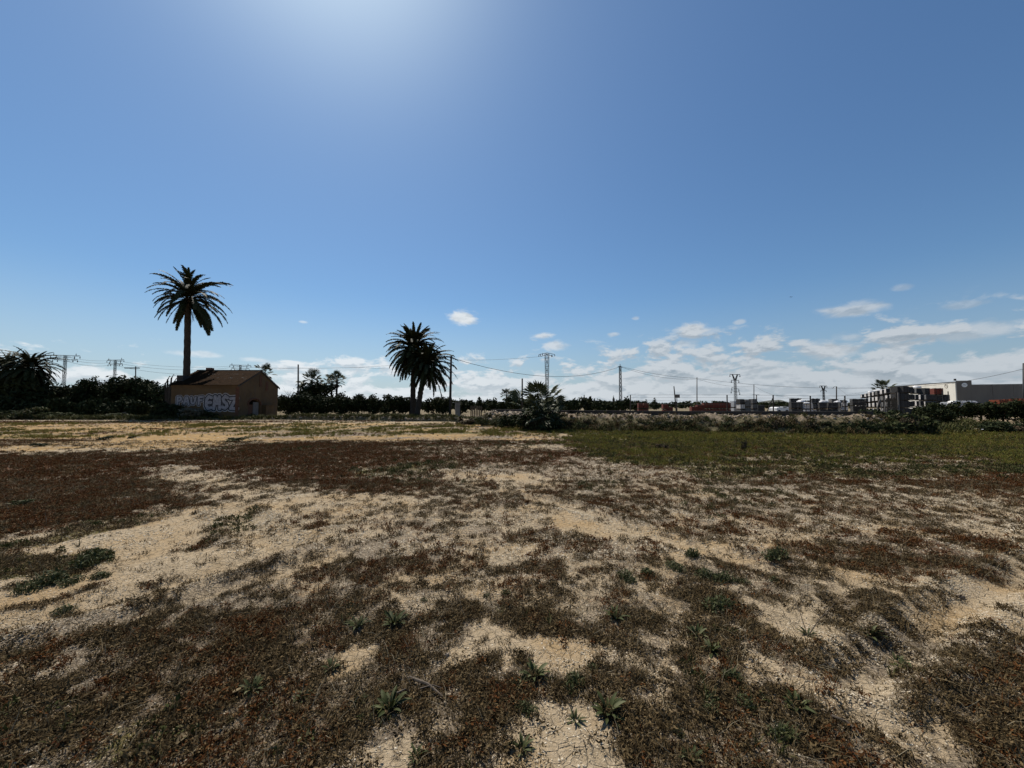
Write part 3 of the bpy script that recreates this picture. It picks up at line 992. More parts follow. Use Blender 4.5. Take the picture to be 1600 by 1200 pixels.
def crown_mesh(name, clumps, n, size, mat, seed, shell=.55):
    """leaf sprays spread through overlapping clumps: (x, y, z, rx, rz)"""
    r = np.random.default_rng(seed)
    w = np.array([c[3] ** 2 for c in clumps])
    pick = r.choice(len(clumps), n, p=w / w.sum())
    cl = np.array(clumps)[pick]
    d = r.normal(size=(n, 3))
    d /= np.linalg.norm(d, axis=1)[:, None]
    q = r.uniform(0, 1, n) ** (1 - shell)
    q = q * (1 + .14 * r.normal(size=n))
    c = cl[:, :3] + d * q[:, None] * np.stack([cl[:, 3], cl[:, 3], cl[:, 4]], -1)
    u = r.normal(size=(n, 3))
    u /= np.linalg.norm(u, axis=1)[:, None]
    v = np.cross(u, d + .4 * r.normal(size=(n, 3)))
    v /= np.linalg.norm(v, axis=1)[:, None] + 1e-9
    s = size * r.uniform(.55, 1.4, n)[:, None]
    quad = np.stack([c - u * s, c + v * s * .5 - u * s * .1, c + u * s, c - v * s * .5 + u * s * .1], 1)
    vs = quad.reshape(-1, 3)
    fs = np.arange(n * 4).reshape(n, 4)
    return np_mesh(name, vs, fs, mat, False, {'leaf': np.repeat(r.uniform(size=n), 4)})


def bushy(rx, h, k, seed, base=.25, cz=.55):
    r = np.random.default_rng(seed)
    out = [(0, 0, h * cz, rx * .72, h * .36)]
    for i in range(k):
        a = 6.283 * i / k + r.uniform(-.4, .4)
        q = rx * r.uniform(.35, .68)
        z = h * r.uniform(base + .12, .82)
        out.append((q * math.cos(a), q * math.sin(a), z, rx * r.uniform(.25, .42), h * r.uniform(.12, .22)))
    return out


def trunk_mesh(name, pts, rads, mat, n=8, knob=0.0, seed=0):
    r = random.Random(seed)
    mb = MB()
    P, Q = [], []
    pts = [Vector(p) for p in pts]
    for i in range(len(pts) - 1):
        k = 10 if knob else 3
        for j in range(k):
            u = j / k
            P.append(pts[i].lerp(pts[i + 1], u))
            Q.append((rads[i] * (1 - u) + rads[i + 1] * u) * (1 + knob * ((j % 2) * 2 - 1) * r.uniform(.4, 1)))
    P.append(pts[-1])
    Q.append(rads[-1])
    mb.tube(P, Q, n)
    return mb.mesh(name, mat, True)


# ------------------------------------------------------------------ big date palms
FR = []
for i, (a0, dr) in enumerate([(1.42, .7), (1.28, 1.0), (1.1, 1.3), (.9, 1.35), (.7, 1.5), (.45, 1.4), (.2, 1.3), (-.1, 1.15), (-.5, .85), (-.85, .55)]):
    FR.append([frond_mesh('frond', 5.0, a0, dr, M['frond'], 200 + 10 * i + k) for k in range(2)])
DEAD = [frond_mesh('dead_frond', 4.0, -1.0 - .12 * k, .3, M['dead_frond'], 300 + k, .3, .07, 26) for k in range(2)]


def date_palm(name, loc, top, lean, r0, r1, scale, counts, seed, label, dead=10, bias=None, knob=.07):
    r = random.Random(seed)
    p = empty(name, loc, 0, label, 'palm tree')
    tip = Vector((lean[0], lean[1], top))
    mid = Vector((lean[0] * .35, lean[1] * .35, top * .5))
    child('trunk', trunk_mesh('trunk', [(0, 0, -.3), (lean[0] * .06, lean[1] * .06, top * .1), mid, tip * .94, tip], [r0 * 1.25, r0, (r0 + r1) / 2, r1, r1 * 1.25], M['trunk'], 10, knob, seed), p)
    for lvl, n in enumerate(counts):
        off = r.uniform(0, 6.28)
        for k in range(n):
            a = off + 6.283 * k / n + r.uniform(-.22, .22)
            me = FR[lvl][r.randrange(2)]
            s = scale * r.uniform(.82, 1.1) * (.84 if lvl == 0 else (.88 if lvl == 1 else 1))
            if bias:
                s *= 1 + bias[1] * math.cos(a - bias[0])
            o = child('frond', me, p, (tip.x + .12 * math.cos(a), tip.y + .12 * math.sin(a), tip.z + .5 - lvl * .1), (r.uniform(-.3, .3), r.uniform(-.12, .12), a), s)
    for k in range(dead):
        a = r.uniform(0, 6.28)
        child('dead_frond', DEAD[k % 2], p, (tip.x, tip.y, tip.z - .4 - r.uniform(0, .5)), (r.uniform(-.2, .2), r.uniform(-.1, .2), a), scale * r.uniform(.5, .8))
    return p


pA = at(290, 640, 48)
cA = at(294, 466, 48)
date_palm('date_palm', (pA.x, pA.y, 0), cA.z, (cA.x - pA.x, 0), .38, .34, .88, (4, 6, 8, 9, 10, 10, 10, 9, 8, 4), 5,
          'tallest single date palm rising behind the graffitied house', 8, (-.15, .12))
pB = at(645, 640, 55.5)
cB = at(645, 546, 55.5)
date_palm('date_palm', (pB.x, pB.y, 0), cB.z, (0, 0), .38, .33, .88, (10, 13, 13, 13, 13, 14, 14, 15, 15, 12), 8,
          'upright taller date palm of the pair in mid field', 10)
pC = at(652, 640, 54)
cC = at(668, 572, 54)
date_palm('date_palm', (pC.x, pC.y, 0), cC.z, (cC.x - pC.x, -.3), .36, .36, .80, (4, 8, 10, 12, 13, 14, 14, 15, 15, 12), 13,
          'shorter leaning date palm on the right of the pair', 12, (0, .1), .12)

# ------------------------------------------------------------------ fan palms
FAN = [fan_mesh('fan_leaf', .75 + .15 * k, .70 + .08 * (k % 2), M['fan'], 400 + k, 3.3, 15, .3) for k in range(4)]
FAN_DEAD = [fan_mesh('dead_fan_leaf', .6, .55, M['dead_frond'], 420 + k, 2.6, 14, .9) for k in range(2)]


def fan_palm(name, loc, h, lean, tr, scale, n, seed, label, skirt=20, low=-.5, group=None, cat='palm tree', spread=1.45):
    r = random.Random(seed)
    p = empty(name, loc, 0, label, cat, group)
    if h > .3:
        child('trunk', trunk_mesh('trunk', [(0, 0, -.2), (lean * .4, 0, h * .5), (lean, 0, h)], [tr * 1.3, tr, tr * 1.05], M['trunk'], 8, .05, seed), p)
    for k in range(n):
        u = k / max(1, n - 1)
        e = spread - (spread - low) * u + r.uniform(-.12, .12)
        a = k * 2.39996 + r.uniform(-.2, .2)
        child('fan_leaf', FAN[r.randrange(4)], p, (lean, 0, h - .1 * u * scale), (r.uniform(-.5, .5), -e, a), scale * r.uniform(.8, 1.15))
    for k in range(skirt):
        e = low - .1 - r.uniform(0, .75)
        a = k * 2.39996 * 1.3 + r.uniform(-.3, .3)
        child('dead_fan_leaf', FAN_DEAD[k % 2], p, (lean, 0, h - .15 * scale - r.uniform(0, .25) * scale), (r.uniform(-.4, .4), -e, a), scale * r.uniform(.75, 1.1))
    return p


# bushy fan palm standing at the foot of the bank
q = gp(843, 672)
fp = empty('bushy_fan_palm', (q[0], q[1], 0), 0, 'bushy fan palm with spiky upright leaves at the foot of the bank', 'palm tree')
r = random.Random(77)
for k in range(38):
    u = k / 37
    e = 1.22 - 1.6 * u ** .8 + r.uniform(-.12, .12)
    a = k * 2.39996 + r.uniform(-.25, .25)
    child('fan_leaf', FAN[r.randrange(4)], fp, (r.uniform(-.2, .2), r.uniform(-.2, .2), 1.25 - .35 * u), (r.uniform(-.6, .6), -e, a), r.uniform(.8, 1.12) * (1.0 - .1 * u))
for (aa, ee, ss) in ((2.95, .62, 1.35), (2.2, .95, 1.2), (.35, .75, 1.25), (-.2, .5, 1.1), (4.4, 1.1, 1.2), (2.6, 1.25, 1.15)):
    child('fan_leaf', FAN[2], fp, (0, 0, 1.3), (r.uniform(-.6, .6), -ee, aa), ss)
for k in range(46):
    a = k * 2.39996
    z = r.uniform(.55, 1.15)
    child('dead_fan_leaf', FAN_DEAD[k % 2], fp, (.35 * math.cos(a), .35 * math.sin(a), z), (r.uniform(-.5, .5), r.uniform(.25, 1.0), a), r.uniform(.75, 1.05))
child('undergrowth', crown_mesh('undergrowth', [(0, 0, .7, 1.2, .75), (.55, .1, .6, 1.0, .65), (-.55, 0, .6, 1.0, .6), (.2, -.3, .35, 1.35, .4)], 3600, .11, M['dark_leaf'], 88, .5), fp)
child('trunk', trunk_mesh('trunk', [(0, 0, -.2), (0, 0, 1.2)], [.3, .22], M['trunk'], 8, .1, 3), fp)

# far left dense palms
for (px, top, D, sd, lab) in ((42, 575, 52, 31, 'dense dark palm at the far left edge of the field'),
                              (6, 577, 54, 32, 'dark palm cut off by the left edge of the picture')):
    a = at(px, 640, D)
    z = at(px, top, D).z
    p = date_palm('palm_tree', (a.x, a.y, 0), z, (.1, 0), .4, .36, .66, (2, 5, 9, 12, 13, 14, 14, 15, 15, 14), sd, lab, 20)
    child('old_leaves', crown_mesh('old_leaves', [(0, 0, z * .62, 2.3, 2.0), (.6, 0, z * .35, 2.2, 1.8), (-.6, 0, z * .3, 2.3, 1.6)], 2600, .3, M['dark_leaf'], sd, .6), p)
for (px, py, D, s, n, lab) in ((525, 594, 88, 1.35, 30, 'slim fan palm beside the dense tree, taller of two'),
                               (517, 598, 90, 1.2, 26, 'slim fan palm beside the dense tree, shorter of two'),
                               (411, 583, 62, 1.0, 22, 'small fan palm peeping over the house gable'),
                               (1380, 609, 92, 1.6, 26, 'dark palm rising behind the row of block stacks'),
                               (791, 618, 120, 1.5, 22, 'tiny distant fan palm above the orchard, left of two'),
                               (801, 623, 118, 1.6, 20, 'tiny distant bushy palm above the orchard, right of two')):
    a = at(px, 640, D)
    fan_palm('fan_palm', (a.x, a.y, 0), at(px, py, D).z, .1, .22, s, n, px, lab, 8, -.55)

# ------------------------------------------------------------------ orchard
CIT = []
for k in range(5):
    cl = bushy(1.65, 2.9, 12, 500 + k, .06, .47)
    CIT.append(crown_mesh('crown', cl, 2300, .15, M['citrus'], 510 + k, .62))
CIT_FAR = [crown_mesh('crown', bushy(1.7, 2.9, 9, 530 + k, .15, .5), 700, .26, M['citrus'], 540 + k, .6) for k in range(4)]
mbt = MB()
mbt.tube([(0, 0, -.1), (.03, 0, .5), (0, .05, 1.2)], [.11, .09, .07], 6)
mbt.tube([(.02, 0, .5), (.5, .1, 1.3)], [.06, .03], 5)
mbt.tube([(.02, 0, .55), (-.45, -.15, 1.3)], [.06, .03], 5)
CIT_TRUNK = mbt.mesh('trunk', M['bark'], True)


def citrus(x, y, s, seed, label, group, far=False, sz=1.0):
    r = random.Random(seed)
    p = empty('citrus_tree', (x, y, gz1(x, y)), r.uniform(0, 6.28), label, 'tree', group)
    child('trunk', CIT_TRUNK, p, (0, 0, 0), (0, 0, 0), s)
    child('crown', (CIT_FAR if far else CIT)[r.randrange(4 if far else 5)], p, (0, 0, 0), (0, 0, 0), (s, s, s * sz))
    return p


front = [(452, 1.0, 'citrus tree nearest the house gable in the front orchard row'),
         (478, 1.08, 'citrus tree in front of the dense round tree with palm leaves'),
         (506, 1.0, 'citrus tree below the slim pair of fan palms, left side'),
         (532, 1.05, 'citrus tree below the slim pair of fan palms, right side'),
         (558, 1.0, 'second citrus tree from the gap left of the palm pair'),
         (583, .98, 'citrus tree on the left side of the gap before the palm pair'),
         (616, 1.02, 'citrus tree just left of the palm pair trunks'),
         (641, .88, 'low citrus tree touching the trunk of the upright palm'),
         (692, .95, 'round citrus tree at the foot of the cable pole')]
for i, (px, s, lab) in enumerate(front):
    a = at(px, 640, 56 + (i % 3) * .8)
    citrus(a.x, a.y, s * 1.16, 600 + i, lab, 'citrus trees of the orchard')
k = 0
rg = random.Random(4)
for row, D in enumerate((63, 70, 78, 88, 100, 115)):
    step = 4.4
    x = at(428 if row < 2 else 420, 640, D).x
    x1 = at(1000 if D > 60 else 760, 640, D).x
    while x < x1:
        px = 800 + x / D * F
        if rg.random() < .9 and not (300 < px < 425):
            lab = ('dark citrus tree in the back rows between house and cable pole' if px < 700 else 'dark citrus tree in the back rows behind the stony bank')
            citrus(x + rg.uniform(-.5, .5), D + rg.uniform(-.5, .5), rg.uniform(.85, 1.12), 700 + k, lab, 'back rows left of the cable pole' if px < 700 else 'back rows behind the stony bank', True)
            k += 1
        x += step
# citrus on the right, in front of the warehouse
for i, (px, D, s) in enumerate(((1442, 41, .8), (1470, 38.5, .95), (1501, 37.5, 1.0), (1532, 37, 1.02), (1566, 36.5, 1.05), (1597, 36, 1.0), (1632, 36, 1.0))):
    a = at(px, 640, D)
    citrus(a.x, a.y, s * .76, 900 + i,
           ['small citrus tree where the bank ends below the block stacks', 'citrus tree below the red topped block stack', 'citrus tree in front of the parked white van',
            'citrus tree in front of the shaded warehouse wall', 'citrus tree below the orange stacks, left of two', 'citrus tree below the orange stacks at the right edge', 'citrus tree just past the right edge of view'][i],
           'citrus trees before the warehouse', False, .93)

# trees on the left behind the house
BRD = [crown_mesh('crown', bushy(2.3, 5.2, 13, 560 + k, .12, .5), 3000, .2, M['dark_leaf'], 570 + k, .6) for k in range(4)]


def broad(px, D, top, w, seed, label, group='dark trees left of the house'):
    a = at(px, 640, D)
    h = at(px, top, D).z
    r = random.Random(seed)
    p = empty('broadleaf_tree', (a.x, a.y, 0), r.uniform(0, 6), label, 'tree', group)
    mb = MB()
    mb.tube([(0, 0, -.2), (.1, 0, h * .3), (0, .1, h * .6)], [.22, .17, .1], 7)
    mb.tube([(.1, 0, h * .3), (w * .4, .2, h * .6)], [.1, .05], 5)
    mb.tube([(.1, 0, h * .3), (-w * .4, -.2, h * .6)], [.1, .05], 5)
    mb.build('trunk', M['bark'], p, True)
    child('crown', BRD[seed % 4], p, (0, 0, 0), (0, 0, 0), (w / 2.3, w / 2.3, h / 5.2))
    return p


for i, (px, D, top, w, lab) in enumerate((
        (76, 62, 602, 2.6, 'dark round tree right beside the far left palms'),
        (103, 60, 597, 2.6, 'dark tree under the leftmost steel pylon'),
        (128, 58, 586, 2.3, 'dark tree with a pointed top left of the wide one'),
        (152, 60, 598, 2.4, 'low dark tree between the pointed and the wide tree'),
        (172, 62, 590, 2.8, 'dark tree under the second steel pylon'),
        (193, 60, 583, 3.2, 'widest dark tree reaching up to the pylon crossarms'),
        (218, 61, 588, 2.8, 'dark tree on the right of the widest one'),
        (240, 60, 590, 2.6, 'dark tree two places left of the house'),
        (262, 63, 600, 2.4, 'dark tree touching the left end of the house'),
        (20, 60, 600, 3.0, 'dark tree behind the far left palms'))):
    broad(px, D, top, w, 20 + i, lab)
broad(490, 86, 592, 4.6, 41, 'dense round tree with palm leaves on top', None)
a = at(486, 640, 85)
fan_palm('fan_palm', (a.x, a.y, 0), at(486, 596, 85).z, 0, .25, 1.7, 26, 55, 'palm crown sticking out of the dense round tree', 4, -.4)
broad(952, 150, 626, 3.6, 42, 'small bushy distant tree left of the lattice tower', None)
broad(924, 140, 624, 2.4, 43, 'small round distant tree beside the braced post', None)


# conifers far off
def conifer(px, D, top, w, label, seed):
    a = at(px, 640, D)
    h = at(px, top, D).z
    p = empty('cypress_tree', (a.x, a.y, 0), 0, label, 'tree')
    mb = MB()
    mb.tube([(0, 0, -.1), (0, 0, h * .7)], [.15, .05], 6)
    mb.build('trunk', M['bark'], p)
    cl = [(0, 0, h * (.15 + .8 * i / 7), w * (1 - i / 8.2) * (.8 + .4 * random.Random(seed + i).random()), h * .1) for i in range(8)]
    child('crown', crown_mesh('crown', cl, 700, .3, M['dark_leaf'], seed, .5), p)


conifer(959, 140, 618, .8, 'thin dark cypress left of the lattice tower', 1)
conifer(1023, 130, 621, 1.7, 'dark conifer between the red brick stacks', 2)
conifer(1010, 135, 624, 1.2, 'smaller dark conifer left of the pointed one', 3)
conifer(939, 150, 626, 1.0, 'tiny dark cypress right of the braced post', 4)

# bare tree
a = at(449, 640, 66)
p = empty('bare_tree', (a.x, a.y, 0), 0, 'leafless grey tree with fine twigs beside the wooden pole', 'tree')
mb = MB()
rt = random.Random(9)


def branch(p0, d, L, rad, lvl):
    pts, rads = [p0], [rad]
    q = p0.copy()
    dd = d.copy()
    for i in range(3):
        dd = (dd + Vector((rt.uniform(-.25, .25), rt.uniform(-.25, .25), rt.uniform(-.1, .2)))).normalized()
        q = q + dd * L / 3
        pts.append(q.copy())
        rads.append(rad * (1 - .17 * (i + 1)))
    mb.tube(pts, rads, 4 if lvl else 6, False)
    if lvl < 4:
        for i in range(4 if lvl < 3 else 3):
            nd = (dd + Vector((rt.uniform(-1, 1), rt.uniform(-1, 1), rt.uniform(-.25, .6))) * .85).normalized()
            branch(pts[rt.randint(1, 3)], nd, L * rt.uniform(.55, .78), rads[-1] * .68, lvl + 1)


branch(Vector((0, 0, -.2)), Vector((0, 0, 1)), 2.2, .17, 0)
mb.build('branches', M['stick'], p)

# one mass of far trees closing the horizon
src = []
n = 1500
r = np.random.default_rng(5)
dist = r.uniform(170, 900, n)
az_ = r.uniform(-1.35, 1.35, n)
cl = np.stack([dist * az_, dist, r.uniform(1.2, 2.2, n), r.uniform(2.5, 5, n), r.uniform(1.0, 1.7, n)], -1)
idx_ = np.repeat(np.arange(n), 36)
c0 = cl[idx_]
d = r.normal(size=(len(idx_), 3))
d /= np.linalg.norm(d, axis=1)[:, None]
c = c0[:, :3] + d * c0[:, 3:4] * np.array([1, 1, 0]) + d * c0[:, 4:5] * np.array([0, 0, 1])
u = r.normal(size=c.shape)
u /= np.linalg.norm(u, axis=1)[:, None]
v = np.cross(u, d)
s = .8
quad = np.stack([c - u * s, c + v * s, c + u * s, c - v * s], 1).reshape(-1, 3)
o = link(bpy.data.objects.new('far_woodland', np_mesh('far_woodland', quad, np.arange(len(quad)).reshape(-1, 4), M['dark_leaf'], False, {'leaf': np.repeat(r.uniform(size=len(idx_)), 4)})))
tag(o, 'thin dark line of far orchards along the horizon', 'woodland', kind='stuff')

# ------------------------------------------------------------------ shrubs (each one a thing)
SHR = {}


def shrub(px, py, D, w, h, kind, seed, label, cat='shrub', group=None, n=900, xyz=None, leaf=.09):
    if xyz is None:
        a = at(px, py, D)
        xyz = (a.x, a.y, gz1(a.x, a.y) if D < 60 else 0)
    key = (kind, seed % 3, n, leaf)
    if key not in SHR:
        SHR[key] = crown_mesh('foliage', bushy(1.0, 1.0, 9, 800 + seed % 3, 0.0, .42), n, leaf, M[kind], 820 + seed, .6)
    p = empty('shrub', xyz, random.Random(seed).uniform(0, 6), label, cat, group)
    child('foliage', SHR[key], p, (0, 0, 0), (0, 0, 0), (w, w, h))
    mb_ = MB()
    for k in range(4):
        a_ = k * 1.7 + seed
        mb_.tube([(0, 0, -.05), (w * .4 * math.cos(a_), w * .4 * math.sin(a_), h * .6)], [.03 * h, .012 * h], 4)
    mb_.build('stems', M['stick'], p)
    return p


shrub(330, 0, 41.0, 1.5, 1.35, 'grey_shrub', 1, 'grey leafed bush growing below the white lettering', n=1500)
shrub(300, 0, 41.5, 1.7, 1.9, 'dark_leaf', 2, 'dark bush against the left half of the lettered wall', n=1500)
shrub(354, 0, 41.4, 1.2, 1.0, 'dark_leaf', 3, 'low dark bush near the front corner of the house')
shrub(282, 0, 41.5, 1.2, 1.5, 'dark_leaf', 4, 'dark bush at the left end of the lettered wall')
shrub(412, 0, 43, 1.0, .6, 'shrub', 5, 'low green bush below the house gable')
shrub(90, 0, 41.5, 1.6, 1.4, 'shrub', 6, 'tall green weedy bush left of the branch pile', n=1500)
shrub(60, 0, 42, 1.4, 1.1, 'dark_leaf', 7, 'dark weedy bush below the far left palms')
shrub(30, 0, 41.5, 1.8, 1.3, 'shrub', 8, 'grey green bush near the left edge of the field')
shrub(-6, 0, 41, 1.8, 1.3, 'dark_leaf', 9, 'dark bush cut off by the left edge of view')
shrub(118, 0, 41.5, 1.3, .9, 'shrub', 10, 'low green bush right of the tall weedy bush')
shrub(140, 0, 42, 1.2, .8, 'shrub', 11, 'spreading green bush left of the branch pile')
shrub(225, 0, 42.5, 1.6, .7, 'shrub', 12, 'low green bush between branch pile and house')
shrub(205, 0, 41, 1.2, .55, 'shrub', 13, 'very low green bush right of the branch pile')
shrub(756, 0, 28.8, .75, .75, 'shrub', 14, 'bright green bush at the left foot of the stony bank')
shrub(776, 0, 27.5, .6, .6, 'shrub', 15, 'small green bush between two others at the bank foot')
shrub(795, 0, 26, .95, 1.0, 'dark_leaf', 16, 'dark bush just left of the bushy fan palm')
shrub(735, 0, 31, .8, .5, 'brown_shrub', 17, 'dry brown bush at the left tip of the bank')
rs = random.Random(21)
kinds = ['dark_leaf', 'shrub', 'dark_leaf', 'dark_leaf', 'shrub', 'brown_shrub', 'dark_leaf']
for i in range(62):
    px = 884 + i * 8.4 + rs.uniform(-4, 4)
    by = 672 + (px - 840) / 560 * 9
    D = CAM_H * F / (by - 633) + .45 + rs.uniform(0, .55)
    kd = kinds[rs.randrange(7)]
    big = 1.35 if px > 1310 else 1.0
    shrub(px, 0, D, rs.uniform(.4, .7) * big, rs.uniform(.42, .7) * big, kd, 100 + i,
          {'dark_leaf': 'dark green bush along the foot of the long bank', 'shrub': 'olive green bush along the foot of the long bank', 'brown_shrub': 'dry brown bush along the foot of the long bank'}[kd],
          'shrub', {'dark_leaf': 'dark bushes along the bank', 'shrub': 'olive bushes along the bank', 'brown_shrub': 'dry bushes along the bank'}[kd], n=700, leaf=.12)
shrub(1395, 0, 20.6, 1.1, 1.15, 'shrub', 18, 'largest green bush on the right end of the bank', n=1500)
shrub(1345, 0, 27.5, 1.7, 1.35, 'dark_leaf', 19, 'broad dark green bush behind the kerb before the stacks', n=1800, leaf=.08)
shrub(1372, 0, 28.5, 1.0, 1.1, 'dark_leaf', 20, 'dark bush left of the slatted wooden fence')
shrub(1425, 0, 31, 1.5, 1.5, 'dark_leaf', 22, 'dark bush right of the slatted wooden fence')
for i, (px, w, h, kd) in enumerate(((1512, .9, .7, 'dark_leaf'), (1533, 1.0, .6, 'dark_leaf'), (1553, .9, .5, 'brown_shrub'), (1577, 1.0, .6, 'brown_shrub'), (1600, 1.0, .6, 'dark_leaf'), (1622, 1.1, .6, 'brown_shrub'))):
    shrub(px, 0, 21.5 + (i % 2), w, h, kd, 40 + i, ['dark bush at the start of the low thicket below the citrus', 'dark bush beside the white scrap in the low thicket', 'dry bush right of the white scrap',
          'dry bush near the right edge in the low thicket', 'dark bush at the right edge of the field', 'dry bush just past the right edge of view'][i])

for i in range(15):
    px = 62 + i * 14.3
    shrub(px, 0, 51 + 1.5 * math.sin(i * 2.3), 1.45, 2.3 + .5 * math.sin(i * 1.7), 'dark_leaf', 60 + i, 'tall dark bush in the hedge under the trees left of the house', 'shrub', 'dark hedge left of the house', n=1300, leaf=.12)

for px, py, w, h, kd, lab in ((1163, 704, .12, .34, 'brown_shrub', 'lone dry upright weed standing in the green field'),
                              (1036, 701, .3, .16, 'brown_shrub', 'low dry tangle lying in the green field'),
                              (1180, 678, .45, .14, 'brown_shrub', 'brown dry tangle at the bank edge of the green field'),
                              (163, 687, .35, .16, 'dark_leaf', 'dark low weed on the tan strip below the branch pile'),
                              (205, 685, .2, .12, 'dark_leaf', 'small dark weed right of another on the tan strip'),
                              (368, 690, .45, .2, 'shrub', 'green weed patch on the tan strip below the house'),
                              (62, 698, .3, .14, 'dark_leaf', 'dark weed on the tan strip near the left edge'),
                              (32, 790, .16, .09, 'shrub', 'small green weed in the left red patch')):
    x_, y_ = gp(px, py)
    shrub(px, py, 10, w, h, kd, int(px) % 7 + 3, lab, 'weed', None, 260, (x_, y_, gz1(x_, y_)), .16)

# ------------------------------------------------------------------ earth bank with kerb
base_px = [(728, 662), (760, 664), (800, 667), (850, 672), (980, 675), (1100, 677), (1250, 679), (1400, 681), (1440, 681), (1462, 680)]
BASE = [Vector((*gp(*p), 0)) for p in base_px]
BASE[0] = Vector((-4.6, 31.5, 0))


def along(u):
    k = u * (len(BASE) - 1)
    i = min(int(k), len(BASE) - 2)
    return BASE[i].lerp(BASE[i + 1], k - i)


TOPZ = 1.0
nu, nv = 260, 26
vs = []
for i in range(nu + 1):
    u = i / nu
    b0 = along(u)
    b1 = along(min(1, u + .01)) - along(max(0, u - .01))
    nrm = Vector((-b1.y, b1.x, 0)).normalized()
    end = min(1, u / .10, (1 - u) / .13)
    end = end * end * (3 - 2 * end)
    for j in range(nv + 1):
        v = j / nv
        off = v * 9.0
        if off < 1.9:
            h = (off / 1.9)
            h = TOPZ * (h * h * (3 - 2 * h) * .55 + h * .45)
        elif off < 5.5:
            h = TOPZ
        else:
            h = TOPZ * max(0, 1 - (off - 5.5) / 3.2)
        q = b0 + nrm * off
        slope = 1 if off < 2.2 else .25
        jit = (fbm(np.array([q.x * 1.7]), np.array([q.y * 1.7]), 3, 7)[0] - .5) * .34 * slope * min(1, off / .5)
        vs.append((q.x, q.y, (h * (end * .999 + .001) + jit * end) - .04))
vs = np.array(vs)
ii = np.arange((nu + 1) * (nv + 1)).reshape(nu + 1, nv + 1)
fs = np.stack([ii[:-1, :-1], ii[1:, :-1], ii[1:, 1:], ii[:-1, 1:]], -1).reshape(-1, 4)
m, t, b = new_mat('bank_earth')
geo = t.n.new('ShaderNodeNewGeometry').outputs['Position']
f1 = t.noise(geo, 1.6, 6, .6)
f2 = t.noise(geo, 7, 6, .65)
hz = t.sep(geo)[2]
col = t.mix(t.smooth(f2, .35, .65), (.15, .115, .08), (.30, .235, .165))
gr = t.smooth(t.math('ADD', t.math('MULTIPLY', t.math('SUBTRACT', f1, .5), 1.6), t.math('MULTIPLY', hz, -.9)), -.85, -.55)
col = t.mix(t.math('MULTIPLY', gr, .75), col, t.mix(t.smooth(f2, .3, .7), (.05, .055, .02), (.09, .075, .035)))
t.l.new(col, b.inputs['Base Color'])
b.inputs['Roughness'].default_value = .95
b.inputs['Specular IOR Level'].default_value = .1
bn = t.n.new('ShaderNodeBump')
bn.inputs['Strength'].default_value = 1
bn.inputs['Distance'].default_value = .1
t.l.new(f2, bn.inputs['Height'])
t.l.new(bn.outputs[0], b.inputs['Normal'])
M['bank'] = m
o = link(bpy.data.objects.new('earth_bank', np_mesh('earth_bank', vs, fs, m, True)))
tag(o, 'long low earth bank of dirt and stones across the field', 'bank', kind='structure')


def bank_pt(u, off, z=0.0):
    b0 = along(u)
    b1 = along(min(1, u + .01)) - along(max(0, u - .01))
    nrm = Vector((-b1.y, b1.x, 0)).normalized()
    q = b0 + nrm * off
    q.z = z
    return q


# weeds and rubble on the bank
P, S, T, PS, SS, TS = [], [], [], [], [], []
vgrid = vs.reshape(nu + 1, nv + 1, 3)
for k in range(9000):
    u, j = rng.uniform(0, 1), rng.uniform(0, 7)
    i0, j0 = min(int(u * nu), nu - 1), int(j)
    q = vgrid[i0, j0] * (1 - (j - j0)) + vgrid[i0, j0 + 1] * (j - j0)
    lowp = 1 - j / 7
    if rng.uniform() < (.04 + .96 * lowp ** 1.5) * (.3 + 1.0 * vnoise(q[0:1] * 1.1, q[1:2] * 1.1, 5)[0]):
        P.append(q)
        s = rng.uniform(1.4, 3.2) * (.5 + .5 * lowp)
        S.append((s, s, s * rng.uniform(.7, 1.2)))
        T.append((rng.normal(0, .2), rng.normal(0, .2), rng.uniform(0, 6.3)))
for k in range(2600):
    u, j = rng.uniform(0, 1), rng.uniform(1, 7)
    if u > .3 and (j < 4.2 or rng.uniform() < .45):
        continue
    i0, j0 = min(int(u * nu), nu - 1), int(j)
    q = vgrid[i0, j0] * (1 - (j - j0)) + vgrid[i0, j0 + 1] * (j - j0)
    PS.append(q)
    s = rng.uniform(.04, .15) * (1.25 if u < .3 else .8)
    SS.append((s, s, s * 1.6))
    TS.append((rng.normal(0, .5), rng.normal(0, .5), rng.uniform(0, 6.3)))
src_bankweed = source('bank_weed', [leaf_clump(30, .06, .09, .022, s) for s in (61, 62)] + [blade_tuft(16, .05, .05, .13, .005, .8, s) for s in (63, 64)], M['green_weed'])
src_bankdry = source('bank_dry_weed', [blade_tuft(20, .05, .05, .14, .005, .9, s) for s in (65, 66)] + [leaf_clump(26, .06, .08, .02, 67)], M['brown'])
h_ = len(P) * 2 // 3
scatter('bank_weeds', 'tangled green weeds covering the foot of the bank', 'weeds', src_bankweed, P[:h_], S[:h_], T[:h_], M['green_weed'], 4)
scatter('bank_dry_weeds', 'dry brown weeds tangled over the bank slope', 'dry weeds', src_bankdry, P[h_:], S[h_:], T[h_:], M['brown'], 3)
src_stone = source('rubble_stone', [flake(s, 7) for s in (71, 72, 73, 74)], M['stone'])
scatter('bank_rubble', 'pale rubble stones strewn over the bank slope', 'rubble', src_stone, PS, SS, TS, M['stone'], 4)

